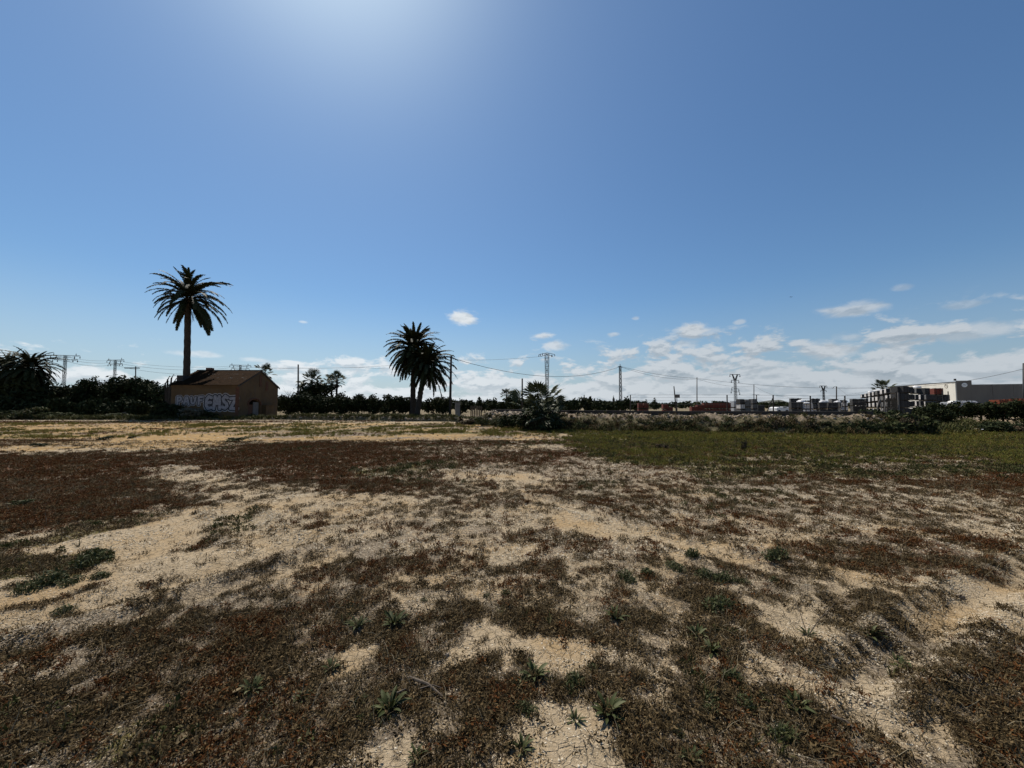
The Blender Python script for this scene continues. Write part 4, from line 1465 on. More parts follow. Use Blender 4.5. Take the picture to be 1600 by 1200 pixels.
# concrete kerb along the top
kb = empty('concrete_kerb', (0, 0, 0), 0, 'low dark concrete kerb along the top of the long bank', 'kerb')
seg = bpy.data.meshes.new('kerb_stone')
N = 16
for i in range(N):
    u0, u1 = .075 + .86 * i / N, .075 + .86 * (i + 1) / N
    mb = MB()
    pts = [u0 + (u1 - u0) * k / 5 for k in range(6)]
    A = [bank_pt(q, 2.35, TOPZ - .15) for q in pts]
    B = [bank_pt(q, 2.75, TOPZ - .15) for q in pts]
    if i:
        A[0] = A[0].lerp(A[1], .02)
        B[0] = B[0].lerp(B[1], .02)
    jz = random.Random(i).uniform(-.012, .012)
    n0 = len(A)
    V = []
    for a_, b_ in zip(A, B):
        V += [a_, b_, b_ + Vector((0, 0, .34 + jz)), a_ + Vector((0, 0, .34 + jz))]
    Fq = []
    for k in range(n0 - 1):
        o_ = 4 * k
        Fq += [(o_ + 3, o_ + 7, o_ + 4, o_), (o_ + 2, o_ + 6, o_ + 7, o_ + 3), (o_ + 1, o_ + 5, o_ + 6, o_ + 2)]
    Fq += [(0, 1, 2, 3), (4 * n0 - 1, 4 * n0 - 2, 4 * n0 - 3, 4 * n0 - 4)]
    mb.add(V, Fq)
    mb.build('kerb_stone', M['kerb'], kb)
bpy.data.meshes.remove(seg)

# low earth ledge closing the field on the left
vs, fs = [], []
n = 240
for i in range(n + 1):
    x = -75 + 70 * i / n
    y = 40.2 + .6 * math.sin(x * .21) + .3 * math.sin(x * .7) - max(0, x + 22) * .22
    hh = .36 * (.55 + .9 * vnoise(np.array([x * .5]), np.array([2.2]), 8)[0]) * (1 if x > -24 else .55)
    for dy, kz in ((-.2, -.1), (0, .35), (.12, .85), (.45, 1.0), (1.6, .75), (4.5, -.08)):
        vs.append((x, y + dy, hh * kz + (fbm(np.array([x * 3]), np.array([dy * 3]), 2, 4)[0] - .5) * .12 * (kz > 0)))
for i in range(n):
    for k in range(5):
        a_ = i * 6 + k
        fs.append((a_, a_ + 6, a_ + 7, a_ + 1))
o = link(bpy.data.objects.new('field_ledge', np_mesh('field_ledge', vs, fs, M['bank'], True)))
tag(o, 'low crumbling earth ledge at the far left end of the field', 'ledge', kind='structure')
lv = np.array(vs).reshape(n + 1, 6, 3)
P, S, T, PS, SS, TS = [], [], [], [], [], []
for k in range(2600):
    i0, j = rng.integers(0, n), rng.uniform(1, 5)
    j0 = min(int(j), 4)
    q = lv[i0, j0] * (1 - (j - j0)) + lv[i0, j0 + 1] * (j - j0) + np.array([rng.uniform(0, .3), 0, 0])
    if rng.uniform() < .6:
        P.append(q)
        s = rng.uniform(1.5, 4.5)
        S.append((s, s, s))
        T.append((0, 0, rng.uniform(0, 6.3)))
    elif q[0] > -26:
        PS.append(q)
        s = rng.uniform(.06, .2)
        SS.append((s, s, s * 1.2))
        TS.append((rng.normal(0, .4), rng.normal(0, .4), rng.uniform(0, 6.3)))
for k in range(4600):                      # weedy strip behind the ledge
    x, y = (rng.uniform(-62, -4), rng.uniform(41, 56)) if k < 2500 else (rng.uniform(21, 48), rng.uniform(20.5, 36))
    if -38.6 < x < -29.6 and y > 41.6:
        continue
    if fbm(np.array([x * .25]), np.array([y * .25]), 3, 33)[0] > .48:
        P.append((x, y, gz1(x, y)))
        s = rng.uniform(2, 5)
        S.append((s, s, s))
        T.append((0, 0, rng.uniform(0, 6.3)))
scatter('strip_weeds', 'ragged weeds on the waste ground along the far edges of the field', 'weeds', src_bankweed, P, S, T, M['green_weed'], 4)
scatter('ledge_rubble', 'scattered stones on the earth ledge before the orchard', 'rubble', src_stone, PS, SS, TS, M['stone'], 4)

# ------------------------------------------------------------------ house
HX0, HX1, HY0, HY1 = -37.4, -29.95, 42.2, 49.2
EZ, RZ = 3.78, 5.55
HM = (HY0 + HY1) / 2
house = empty('farm_house', (HX0, HY0, 0), 0, 'abandoned ochre farm house with low gable roof and painted letters', 'house')
m, t, b = new_mat('ochre_plaster')
geo = t.n.new('ShaderNodeNewGeometry').outputs['Position']
f1 = t.noise(geo, .7, 6, .65)
f2 = t.noise(t.vmath('MULTIPLY', geo, (1, 1, .35)), 2.6, 6, .65)
col = t.mix(t.smooth(f1, .35, .65), (.085, .049, .018), (.115, .069, .028))
col = t.mix(t.math('MULTIPLY', t.smooth(f2, .5, .72), .7), col, (.075, .052, .036))
t.l.new(col, b.inputs['Base Color'])
b.inputs['Roughness'].default_value = .95
bn = t.n.new('ShaderNodeBump')
bn.inputs['Strength'].default_value = .6
bn.inputs['Distance'].default_value = .03
t.l.new(f2, bn.inputs['Height'])
t.l.new(bn.outputs[0], b.inputs['Normal'])
M['plaster'] = m
M['rooftile'] = simple('roof_tile', (.036, .020, .010), (.022, .013, .007), 2.5, .95, bump=.5, spec=.04)
M['patch'] = simple('brick_patch', (.12, .056, .032), (.085, .04, .024), 4, .95, bump=.5)
L_, W_ = HX1 - HX0, HY1 - HY0
th = .3


def poly_prism(name, pts2, plane, d0, d1, mat, parent, hole=None):
    """extrude an outline; plane 'x' means outline in (y,z)"""
    bm = bmesh.new()
    def P3(p, d):
        return (d, p[0], p[1]) if plane == 'x' else (p[0], d, p[1])
    loops = [pts2] + ([hole] if hole else [])
    edges = []
    for lp in loops:
        v_ = [bm.verts.new(P3(p, d0)) for p in lp]
        edges += [bm.edges.new((v_[i], v_[(i + 1) % len(v_)])) for i in range(len(v_))]
    res = bmesh.ops.triangle_fill(bm, use_beauty=True, edges=edges)
    faces = [g for g in res['geom'] if isinstance(g, bmesh.types.BMFace)]
    ext = bmesh.ops.extrude_face_region(bm, geom=faces)
    vec = Vector((d1 - d0, 0, 0)) if plane == 'x' else Vector((0, d1 - d0, 0))
    bmesh.ops.translate(bm, verts=[g for g in ext['geom'] if isinstance(g, bmesh.types.BMVert)], vec=vec)
    bmesh.ops.recalc_face_normals(bm, faces=bm.faces)
    me = bpy.data.meshes.new(name)
    bm.to_mesh(me)
    bm.free()
    me.materials.append(mat)
    o = link(bpy.data.objects.new(name, me))
    o.parent = parent
    return o


# gable wall on the right with an arched opening
arch = [(1.55, 0.02), (1.55, 1.55)] + [(2.55 - 1.0 * math.cos(math.pi * k / 8), 1.55 + .62 * math.sin(math.pi * k / 8)) for k in range(1, 8)] + [(3.55, 1.55), (3.55, 0.02)]
gable = [(0, -.2), (W_, -.2), (W_, EZ), (W_ / 2, RZ), (0, EZ)]
poly_prism('wall', gable, 'x', L_ - th, L_, M['plaster'], house, arch)
poly_prism('wall', gable, 'x', 0, th, M['plaster'], house)
mb = MB()
mb.box((L_ / 2, th / 2, EZ / 2 - .1), (L_ - 2 * th - .004, th, EZ + .2))
mb.build('wall', M['plaster'], house)
mb = MB()
mb.box((L_ / 2, W_ - th / 2, EZ / 2 - .1), (L_ - 2 * th - .004, th, EZ + .2))
mb.build('wall', M['plaster'], house)
# eave band, plinth, corner pilasters
mb = MB()
mb.box((L_ / 2, -.03, EZ - .16), (L_ + .1, .1, .2))
mb.build('eave_band', M['plaster'], house)
mb = MB()
mb.box((L_ - .16, -.035, EZ / 2 - .2), (.36, .07, EZ - .15))
mb.build('corner_pilaster', M['patch'], house)
# pale door leaf and bricked-up half of the opening
mb = MB()
mb.box((L_ - .12, 2.98, .95), (.08, .95, 1.9))
mb.build('door', M['pale_pole'], house)
mb = MB()
mb.box((L_ - .2, 2.02, .8), (.14, .9, 1.6))
mb.build('bricked_opening', M['patch'], house)
mb = MB()
pts = [(L_ + .02, 2.55 - 1.12 * math.cos(math.pi * k / 12), 1.56 + .75 * math.sin(math.pi * k / 12)) for k in range(13)]
mb.tube(pts, .11, 6)
mb.build('door_arch', M['patch'], house)
# small canopy-like lean wall right of the door
mb = MB()
mb.box((L_ + .25, 4.9, .75), (.5, 1.9, 1.5))
mb.box((L_ + .28, 4.9, 1.53), (.62, 2.0, .07))
mb.build('lean_wall', M['plaster'], house)
# gable patches: two vertical brick piers under the verge
for yy, h0, h1 in ((3.55, 3.75, 5.1), (4.75, 3.3, 4.4)):
    mb = MB()
    mb.box((L_ + .015, yy, (h0 + h1) / 2), (.05, .42, h1 - h0))
    mb.build('brick_pier', M['patch'], house)


# roof slopes with rows of barrel tiles
def roof_slope(sign):
    n = 70
    ov = .28
    y0 = -ov if sign > 0 else W_ + ov
    ym = W_ / 2
    k = (RZ - EZ) / (W_ / 2)
    rows = 15
    vs, fs = [], []
    jr = random.Random(4)
    for r_ in range(rows):
        for e in (0, 1):
            u = (r_ + e) / rows
            y = y0 + (ym - y0) * u
            zb = EZ + .05 + k * (abs(y - (0 if sign > 0 else W_)) * (1 if (y > 0) == (sign > 0) or (sign < 0 and y < W_) else -1))
            if sign > 0:
                zb = EZ + .05 + k * y
            else:
                zb = EZ + .05 + k * (W_ - y)
            for i in range(n * 2 + 1):
                x = -.12 + (L_ + .24) * i / (n * 2)
                lift = .085 * (i % 2) + (.05 if e == 0 else 0) + jr.uniform(-.012, .012)
                vs.append((x, y, zb + lift))
        o_ = r_ * 2 * (2 * n + 1)
        for i in range(2 * n):
            a_ = o_ + i
            q = (a_, a_ + 1, a_ + 2 * n + 2, a_ + 2 * n + 1)
            fs.append(q if sign > 0 else q[::-1])
    return np_mesh('roof', vs, fs, M['rooftile'])


roof = child('roof', roof_slope(1), house)
roof2 = child('roof', roof_slope(-1), house)
mb = MB()
mb.tube([(-.12, W_ / 2, RZ + .1), (L_ + .12, W_ / 2, RZ + .1)], .1, 6)
mb.build('ridge_cap', M['rooftile'], house)
mb = MB()
for sg in (0, 1):
    y0, y1 = (-.25, W_ / 2) if sg == 0 else (W_ + .25, W_ / 2)
    k = (RZ - EZ) / (W_ / 2)
    z0 = EZ - .25 * k
    for x in (-.06, L_ + .04):
        mb.add([(x, y0, z0 - .10), (x + .06, y0, z0 - .10), (x + .06, y1, RZ - .06), (x, y1, RZ - .06), (x, y0, z0 + .05), (x + .06, y0, z0 + .05), (x + .06, y1, RZ + .09), (x, y1, RZ + .09)],
               [(0, 1, 2, 3), (4, 5, 6, 7), (0, 1, 5, 4), (1, 2, 6, 5), (3, 0, 4, 7), (2, 3, 7, 6)])
mb.build('verge', M['trim'], house)
mb = MB()
mb.box((1.2, W_ / 2 + .25, RZ + .2), (.62, .5, .5))
mb.build('chimney', M['patch'], house)
# raised parapet block at the left end
mb = MB()
mb.box((.35, 1.9, EZ + .55), (.7, 2.6, 1.1))
mb.build('parapet', M['trim'], house)

# the painted lettering: white halo, black outline, silver fill
M['paint_white'] = simple('spray_white', (.52, .49, .46), (.24, .22, .2), 6, .8)
M['paint_black'] = simple('spray_black', (.035, .033, .035), (.05, .047, .05), 6, .8)
M['paint_silver'] = simple('spray_silver', (.31, .295, .30), (.2, .19, .195), 5, .6)
GL = {
    'P': [[(.2, 0), (.2, .95)], [(.2, .95), (.65, .98), (.85, .75), (.65, .5), (.25, .48)]],
    'A': [[(.08, 0), (.42, .95), (.6, .95), (.92, 0)], [(.28, .35), (.75, .35)]],
    'U': [[(.12, .98), (.2, .25), (.45, .05), (.7, .25), (.85, .98)]],
    'F': [[(.22, 0), (.2, .95), (.9, .98)], [(.22, .52), (.72, .55)]],
    'E': [[(.85, .9), (.45, .98), (.15, .75), (.12, .3), (.4, .04), (.85, .1)], [(.2, .5), (.75, .52)]],
    'M': [[(.06, 0), (.2, .95), (.5, .4), (.8, .95), (.94, 0)]],
    'S': [[(.85, .85), (.5, .98), (.2, .78), (.35, .55), (.7, .42), (.82, .2), (.5, .03), (.12, .15)]],
    'Z': [[(.12, .92), (.88, .95), (.15, .08), (.92, .06)]],
}


def ribbon_discs(mb, pts, rad, y, eps):
    """thick rounded stroke lying on the wall; every piece a hair proud of the last"""
    k = [0]

    def dy():
        k[0] += 1
        return y - eps * k[0]
    for i, p in enumerate(pts):
        yy = dy()
        mb.add([(p[0] + rad * math.cos(a_ * math.pi / 7), yy, p[1] + rad * math.sin(a_ * math.pi / 7)) for a_ in range(14)], [tuple(range(14))])
        if i:
            q = pts[i - 1]
            dx, dz = p[0] - q[0], p[1] - q[1]
            ln = math.hypot(dx, dz) or 1
            nx_, nz_ = -dz / ln * rad, dx / ln * rad
            yy = dy()
            mb.add([(q[0] + nx_, yy, q[1] + nz_), (q[0] - nx_, yy, q[1] - nz_), (p[0] - nx_, yy, p[1] - nz_), (p[0] + nx_, yy, p[1] + nz_)], [(0, 1, 2, 3)])


def graffiti(word, x0, z0, w, h, thick, name_seed):
    rj = random.Random(name_seed)
    n = len(word)
    lay = [('lettering_halo', M['paint_white'], thick * 2.05, .004), ('lettering_outline', M['paint_black'], thick * 1.62, .012), ('lettering_fill', M['paint_silver'], thick * .92, .020)]
    jit = [(rj.uniform(-.04, .04), rj.uniform(.92, 1.1)) for _ in word]
    for nm, mt, rad, y in lay:
        mb = MB()
        e = 0
        for i, chx in enumerate(word):
            for st in GL[chx]:
                pts = [(x0 + (i + .08 + .84 * p[0]) * w / n, z0 + (p[1] * jit[i][1] + jit[i][0]) * h) for p in st]
                ribbon_discs(mb, pts, rad, -y - e, .00003)
                e += .0006
        mb.build(nm, mt, house)


graffiti('PAUF', .55, 1.66, 3.1, .78, .12, 3)
graffiti('EMSZ', 3.75, 1.12, 3.55, 1.3, .18, 5)

# ------------------------------------------------------------------ poles, pylons, cables
def lattice(mb, h, w0, w1, n, th):
    for sx_, sy_ in ((-1, -1), (1, -1), (1, 1), (-1, 1)):
        mb.tube([(sx_ * w0, sy_ * w0, -.2), (sx_ * w1, sy_ * w1, h)], th, 4)
    for k in range(n):
        za, zb = h * k / n, h * (k + 1) / n
        wa, wb = w0 + (w1 - w0) * k / n, w0 + (w1 - w0) * (k + 1) / n
        for (sa, sb) in (((-1, -1), (1, -1)), ((1, -1), (1, 1)), ((1, 1), (-1, 1)), ((-1, 1), (-1, -1))):
            if k % 2:
                sa, sb = sb, sa
            mb.tube([(sa[0] * wa, sa[1] * wa, za), (sb[0] * wb, sb[1] * wb, zb)], th * .7, 3, False)
            mb.tube([(sa[0] * wb, sa[1] * wb, zb), (sb[0] * wb, sb[1] * wb, zb)], th * .6, 3, False)


def insulators(parent, spots, s, up=False):
    mb = MB()
    mb.tube([(0, 0, 0), (0, 0, -.35 * s), (0, 0, -.36 * s), (0, 0, -.7 * s)], [.06 * s, .06 * s, .13 * s, .12 * s], 6)
    me = mb.mesh('insulator', M['insul'])
    for q in spots:
        child('insulator', me, parent, q, (math.pi if up else 0, 0, 0))


def pylon_flat(px, D, top, arm, label, arms=((0, 1.0), (-.22, .85)), w=(.25, .20), rz=.3, th=.05, base=0):
    a_ = at(px, 640, D)
    H = at(px, top, D).z
    p = empty('steel_pylon', (a_.x, a_.y, 0), rz, label, 'pylon')
    mb = MB()
    lattice(mb, H, w[0], w[1], 16, th)
    mb.build('lattice_mast', M['steel'], p)
    for dz, k in arms:
        z = H + dz * arm * 1.6
        half = arm * k
        mb = MB()
        mb.tube([(-half, 0, z + .12), (half, 0, z + .12)], th * 1.1, 4)
        mb.tube([(-half, 0, z + .1), (0, .4, z - .45), (half, 0, z + .1)], th * .8, 4)
        mb.tube([(0, -half * .55, z), (0, half * .55, z)], th * .9, 4)
        mb.build('crossarm', M['steel'], p)
        insulators(p, [(q * half, 0, z) for q in (-1, -.62, .62, 1)], .8)
        insulators(p, [(q * half * .8, .0, z + .7) for q in (-1, .9)], .7)
    return p, H


pylon_flat(97, 98, 556, 2.9, 'leftmost steel pylon beside the far left palms')
pylon_flat(176, 112, 563, 3.2, 'steel pylon standing behind the widest dark tree', rz=-.2)
pylon_flat(373, 122, 571, 2.9, 'steel pylon showing only its head above the house roof')


def pylon_fork(px, D, top, arm, label, fork_h, low_arms=(), rz=0.0, th=.09):
    a_ = at(px, 640, D)
    H = at(px, top, D).z
    p = empty('steel_pylon', (a_.x, a_.y, 0), rz, label, 'pylon')
    w = arm * .14
    mb = MB()
    lattice(mb, H - fork_h, w * 1.25, w * .8, 12, th)
    mb.build('lattice_mast', M['steel'], p)
    mb = MB()
    zf = H - fork_h
    for sg in (-1, 1):
        for yy in (-w * .8, w * .8):
            mb.tube([(sg * w * .8, yy, zf), (sg * arm * .55, yy * .4, H)], th * 1.5, 4)
            mb.tube([(sg * w * .1, yy, zf), (sg * arm * .45, yy * .4, H)], th, 4)
    mb.build('fork', M['steel'], p)
    mb = MB()
    mb.tube([(-arm, 0, H), (arm, 0, H)], th * 1.3, 4)
    mb.build('crossarm', M['steel'], p)
    mb = MB()
    mb.tube([(-arm * .75, 0, zf + .1), (arm * .75, 0, zf + .1)], th * 1.2, 4)
    mb.build('crossarm', M['steel'], p)
    sp = [(-arm, 0, H - .05), (arm, 0, H - .05), (-arm * .75, 0, zf), (arm * .75, 0, zf)]
    for dz, k in low_arms:
        z = H - dz
        mb = MB()
        mb.tube([(-arm * k, 0, z + .4), (0, 0, z), (arm * k, 0, z - .3)], th * .9, 4)
        mb.build('crossarm', M['steel'], p)
        sp += [(-arm * k, 0, z + .3), (arm * k, 0, z - .35)]
    insulators(p, sp, 1.5)
    return p, H


pylon_fork(1150, 165, 585, 2.6, 'steel pylon with forked head beside the red brick stacks', 2.6, ((6.0, .7), (7.4, .85)), .25)
pylon_fork(1288, 255, 603, 2.9, 'distant steel pylon with forked head above the grey block stacks', 3.0, (), .2, .14)

# tapering pylon behind the bushy fan palm
a_ = at(855, 640, 88)
H = at(855, 553, 88).z
p = empty('steel_pylon', (a_.x, a_.y, 0), .3, 'tall steel pylon widening to its top behind the bushy fan palm', 'pylon')
mb = MB()
lattice(mb, H, .18, .38, 14, .05)
mb.build('lattice_mast', M['steel'], p)
for z, half in ((H + .05, 2.0), (H - .35, 1.55)):
    mb = MB()
    mb.tube([(-half, 0, z - .3), (0, 0, z + .2), (half, 0, z - .1)], .055, 4)
    mb.build('crossarm', M['steel'], p)
insulators(p, [(-2.0, 0, H - .2), (-1.5, .3, H), (-1.2, -.3, H + .1), (1.95, 0, H), (1.4, .3, H - .1), (1.1, -.2, H - .2)], .7)

# slim ladder-like tower
a_ = at(970, 640, 82)
H = at(970, 572, 82).z
p = empty('lattice_tower', (a_.x, a_.y, 0), .1, 'slim ladder like lattice tower carrying the long cable', 'tower')
mb = MB()
lattice(mb, H, .25, .17, 22, .045)
mb.build('lattice_mast', M['steel'], p)
mb = MB()
mb.tube([(-.5, 0, H - .1), (.5, 0, H - .25)], .06, 5)
mb.tube([(0, 0, H), (0, 0, H + .45)], .06, 5)
mb.build('cable_bracket', M['steel'], p)


def pole(px, D, top, r0, r1, mat, label, lean=0.0, base=0.0, name='utility_pole', px_base=None, group=None, cap=True):
    q0 = at(px if px_base is None else px_base, 640, D)
    q1 = at(px, top, D)
    p = empty(name, (q0.x, q0.y, base), 0, label, 'pole', group)
    mb = MB()
    mb.tube([(0, 0, -.3), ((q1.x - q0.x) * .5, 0, (q1.z - base) * .5), (q1.x - q0.x, 0, q1.z - base)], [r0, (r0 + r1) / 2, r1], 8)
    mb.build('shaft', mat, p, True)
    if cap:
        mb = MB()
        mb.tube([(q1.x - q0.x, 0, q1.z - base), (q1.x - q0.x, 0, q1.z - base + .07)], [r1 * 1.15, r1 * .6], 8)
        mb.build('pole_cap', M['steel'], p)
    return p, q1


pole(466, 70, 570, .17, .12, M['pole'], 'plain wooden pole between bare tree and dense round tree')
cp, ctop = pole(705, 52, 557, .19, .13, M['pole'], 'dark pole with a bent bracket at the palm pair', px_base=703)
mb = MB()
dx = ctop.x - cp.location.x
mb.tube([(dx, 0, ctop.z), (dx + .08, 0, ctop.z + .18), (dx + .28, 0, ctop.z + .2), (dx + .42, 0, ctop.z + .02), (dx + .5, 0, ctop.z - .12)], .035, 6)
mb.build('cable_bracket', M['steel'], cp)
pole(816, 60, 592, .13, .11, M['pole'], 'dark thin pole just left of the bushy fan palm')
pole(1089, 96, 590, .14, .10, M['pale_pole'], 'tall slim pole left of the forked pylon')
pole(1053, 70, 604, .13, .09, M['pole'], 'leaning dark pole beside the small sign board', px_base=1057)
pole(1178, 125, 601, .14, .11, M['steel'], 'thin pole behind the first grey block stacks')
pole(1182, 118, 617, .16, .14, M['pale_pole'], 'pale short post with a bar on top near the grey stacks')
pole(1307, 120, 604, .17, .14, M['pole'], 'pole with a bent bracket right of the distant forked pylon')
pole(1600, 64, 568, .20, .16, M['steel'], 'tall grey pole at the right edge of the picture')
pole(212, 85, 573, .10, .10, M['steel'], 'post with a wide flat bar behind the dark trees')
mb = MB()
q = at(205, 575, 85)
o = bpy.data.objects[[x.name for x in C.objects if x.get('label') == 'post with a wide flat bar behind the dark trees'][0]]
mb.box((q.x - o.location.x + .2, 0, at(205, 575, 85).z), (3.2, .25, .2))
mb.build('crossbar', M['steel'], o)
o = bpy.data.objects[[x.name for x in C.objects if x.get('label') == 'pale short post with a bar on top near the grey stacks'][0]]
mb = MB()
mb.box((0, 0, at(1182, 617, 118).z), (2.0, .2, .16))
mb.build('crossbar', M['pale_pole'], o)
o = bpy.data.objects[[x.name for x in C.objects if x.get('label') == 'pole with a bent bracket right of the distant forked pylon'][0]]
mb = MB()
zt = at(1307, 604, 120).z
mb.tube([(0, 0, zt), (-.5, 0, zt - .1), (-.9, 0, zt - .6)], .07, 5)
mb.build('cable_bracket', M['steel'], o)

# sign board on its post
a_ = at(1058, 640, 69)
p = empty('sign_board', (a_.x, a_.y, 0), .1, 'small blank sign board on a post beside the leaning pole', 'sign')
mb = MB()
zt = at(1058, 619, 69).z
mb.tube([(0, 0, -.2), (0, 0, zt)], .06, 6)
mb.build('post', M['steel'], p)
mb = MB()
mb.box((.1, -.06, zt), (.85, .05, .62))
mb.build('board', M['concrete'], p)

# braced posts
def braced(px, D, top, half, label, mat=None):
    a2 = at(px, 640, D)
    p = empty('braced_post', (a2.x, a2.y, 0), 0, label, 'post')
    z = at(px, top, D).z
    mb = MB()
    mb.tube([(0, 0, -.2), (0, 0, z)], .09, 6)
    mb.build('post', mat or M['pole'], p)
    for sg in half:
        mb = MB()
        mb.tube([(sg, .1, -.1), (0, .05, z * .92)], .06, 6)
        mb.build('brace', mat or M['pole'], p)
    return p


braced(913, 75, 617, (-1.0, 1.0), 'dark post with two braces right of the bushy fan palm')

# yard fence: tall posts, braces and thin wires behind the kerb
fen = empty('yard_fence', (0, 0, 0), 0, 'tall wire fence with dark posts behind the bank kerb', 'fence')
FP = [(985, 617, 38), (1053, 617, 36.5), (1136, 617, 35), (1208, 617.5, 33.5), (1266, 618.5, 32.5), (1320, 618.5, 31.5), (1372, 615, 30.5), (1400, 612, 30)]
tops = []
for i, (px, ty, D) in enumerate(FP):
    q0, q1 = at(px, 640, D), at(px, ty, D)
    tops.append(q1)
    if px == 1053:
        continue
    mb = MB()
    rr = .05
    mb.tube([(q0.x, q0.y, 0), (q1.x, q1.y, q1.z)], rr, 6)
    mb.build('post', M['pole'], fen)
for (pb, pt, ty, D) in ((1193, 1208, 621, 33.5), (1306, 1320, 622, 31.5), (1362, 1375, 623, 30.4), (1376, 1374, 620, 30.4)):
    q0, q1 = at(pb, 644, D), at(pt, ty, D)
    mb = MB()
    mb.tube([(q0.x, q0.y - .2, .6), tuple(q1)], .04, 6)
    mb.build('brace', M['pale_pole'] if pb > 1300 else M['pole'], fen)
for dz in (0, -.25, -.55, -.9):
    mb = MB()
    mb.tube([(q.x, q.y, q.z + dz) for q in tops], .008 if dz else .012, 3)
    mb.build('fence_wire', M['wire'], fen)

# slatted wooden fence panel
a0, a1 = at(1385, 640, 29.5), at(1402, 640, 29.0)
p = empty('slatted_fence', (a0.x, a0.y, 0), math.atan2(a1.y - a0.y, a1.x - a0.x), 'weathered brown slatted fence panel at the end of the kerb', 'fence')
ln = (a1 - a0).length
zt = at(1393, 622, 29.3).z
for k in range(9):
    mb = MB()
    mb.box((ln * (k + .5) / 9, 0, zt / 2), (ln / 9 * .86, .03, zt * (1 + .05 * math.sin(k * 2.1))))
    mb.build('slat', M['board'], p)
for z in (.5, zt - .5):
    mb = MB()
    mb.box((ln / 2, .06, z), (ln, .06, .09))
    mb.build('rail', M['board'], p)
for k in (-.15, 1.12):
    mb = MB()
    mb.tube([(ln * k, .1, -.1), (ln * k, .1, zt * (1.05 if k < 0 else 1.2))], .05, 6)
    mb.build('post', M['pale_pole'], p)

# slatted crate fence left of the bank
a0, a1 = at(736, 640, 48), at(752, 640, 48)
p = empty('slatted_fence', (a0.x, a0.y, 0), 0, 'brown slatted fence panel behind the left end of the bank', 'fence')
for k in range(7):
    mb = MB()
    mb.box(((a1.x - a0.x) * k / 6, 0, .72), (.14, .04, 1.5))
    mb.build('slat', M['board'], p)
mb = MB()
mb.box(((a1.x - a0.x) / 2, .05, 1.2), (a1.x - a0.x + .3, .05, .1))
mb.build('rail', M['board'], p)

# concrete box beside the cable pole
a_ = at(715, 640, 45)
p = empty('concrete_pillar', (a_.x, a_.y, 0), .2, 'square pale concrete pillar right of the cable pole', 'pillar')
mb = MB()
mb.box((0, 0, .85), (.55, .5, 1.9))
mb.build('pillar_body', M['concrete'], p)
mb = MB()
mb.box((0, 0, 1.83), (.63, .58, .08))
mb.build('pillar_cap', M['concrete'], p)


def cable(px_pts, label, rad=.022, group=None, sag=None):
    """px_pts: list of (photo x, photo y, metres)"""
    pts = [at(*q) for q in px_pts]
    out = []
    for i, (a2, b2) in enumerate(zip(pts[:-1], pts[1:])):
        s = sag[i] if sag else .02 * (b2 - a2).length
        for k in range(14):
            u = k / 14
            q = a2.lerp(b2, u)
            q.z -= 4 * s * u * (1 - u)
            out.append(q)
    out.append(pts[-1])
    mb = MB()
    mb.tube(out, rad, 4)
    o = mb.build('overhead_cable', M['wire'])
    return tag(o, label, 'cable', group)


cable([(708, 560, 52), (969, 573, 82)], 'thick cable sagging from the bent bracket pole to the lattice tower', .03, None, [2.3])
cable([(972, 573, 82), (1089, 591, 96), (1440, 603.5, 75), (1599, 576.5, 64)], 'long upper cable from lattice tower past the warehouse to right pole', .028, None, [.5, 1.2, .4])
cable([(972, 574, 82), (1089, 592, 96), (1178, 603, 125), (1208, 617, 110), (1265, 623, 110)], 'lower cable from lattice tower over thin poles to the yard', .026, None, [.9, .9, .2, .2])
cable([(430, 600, 130), (373, 578, 122), (176, 570, 112), (97, 562, 98), (-60, 545, 88)], 'lowest power line strung across the left pylons', .03, None, [.4, 2.0, .9, 1])
cable([(700, 577, 150), (560, 574, 140), (373, 573, 122), (176, 566, 112), (97, 558, 98), (-60, 538, 88)], 'middle power line strung across the left pylons', .03, None, [.4, .4, 1.6, .8, 1])
cable([(846, 557, 88), (700, 562, 110), (466, 575, 118), (373, 571, 122), (176, 563, 112), (97, 556, 98), (-60, 530, 88)], 'highest power line strung from the left pylons to the tall pylon', .026, None, [.4, .8, .5, 1.2, .6, 1])
cable([(1307, 604, 120), (1325, 618, 110)], 'short stay wire falling right from the bracket pole', .03, None, [.05])
cable([(1500, 596, 98), (1410, 601, 122), (1290, 621, 240)], 'thin line along the lit warehouse wall top', .03, None, [.1, .5])

# ------------------------------------------------------------------ warehouse
cn = at(1495, 640, 100)
p = empty('warehouse', (cn.x, cn.y, 0), 0, 'big flat roofed warehouse with one sunlit and one shaded wall', 'building')
dl = (at(1408, 640, 122) - cn)
dl.z = 0
dn = dl.normalized()                         # along the lit wall, away from the camera
dr = Vector((dn.y, -dn.x, 0))                # along the shaded front, to the right
HZ = at(1495, 597, 100).z
ang_l, ang_r = math.atan2(dn.y, dn.x), math.atan2(dr.y, dr.x)
LL, LR = 30.0, 42.0


def wall_panels(length, ang, height, n, mat, inset):
    for k in range(n):
        w = length / n
        mb = MB()
        mb.box((w * (k + .5), 0, height / 2 - .1), (w - .05, .24, height + .2))
        me = mb.mesh('wall_panel', mat)
        o = child('wall_panel', me, p, (inset.x, inset.y, 0), (0, 0, ang))


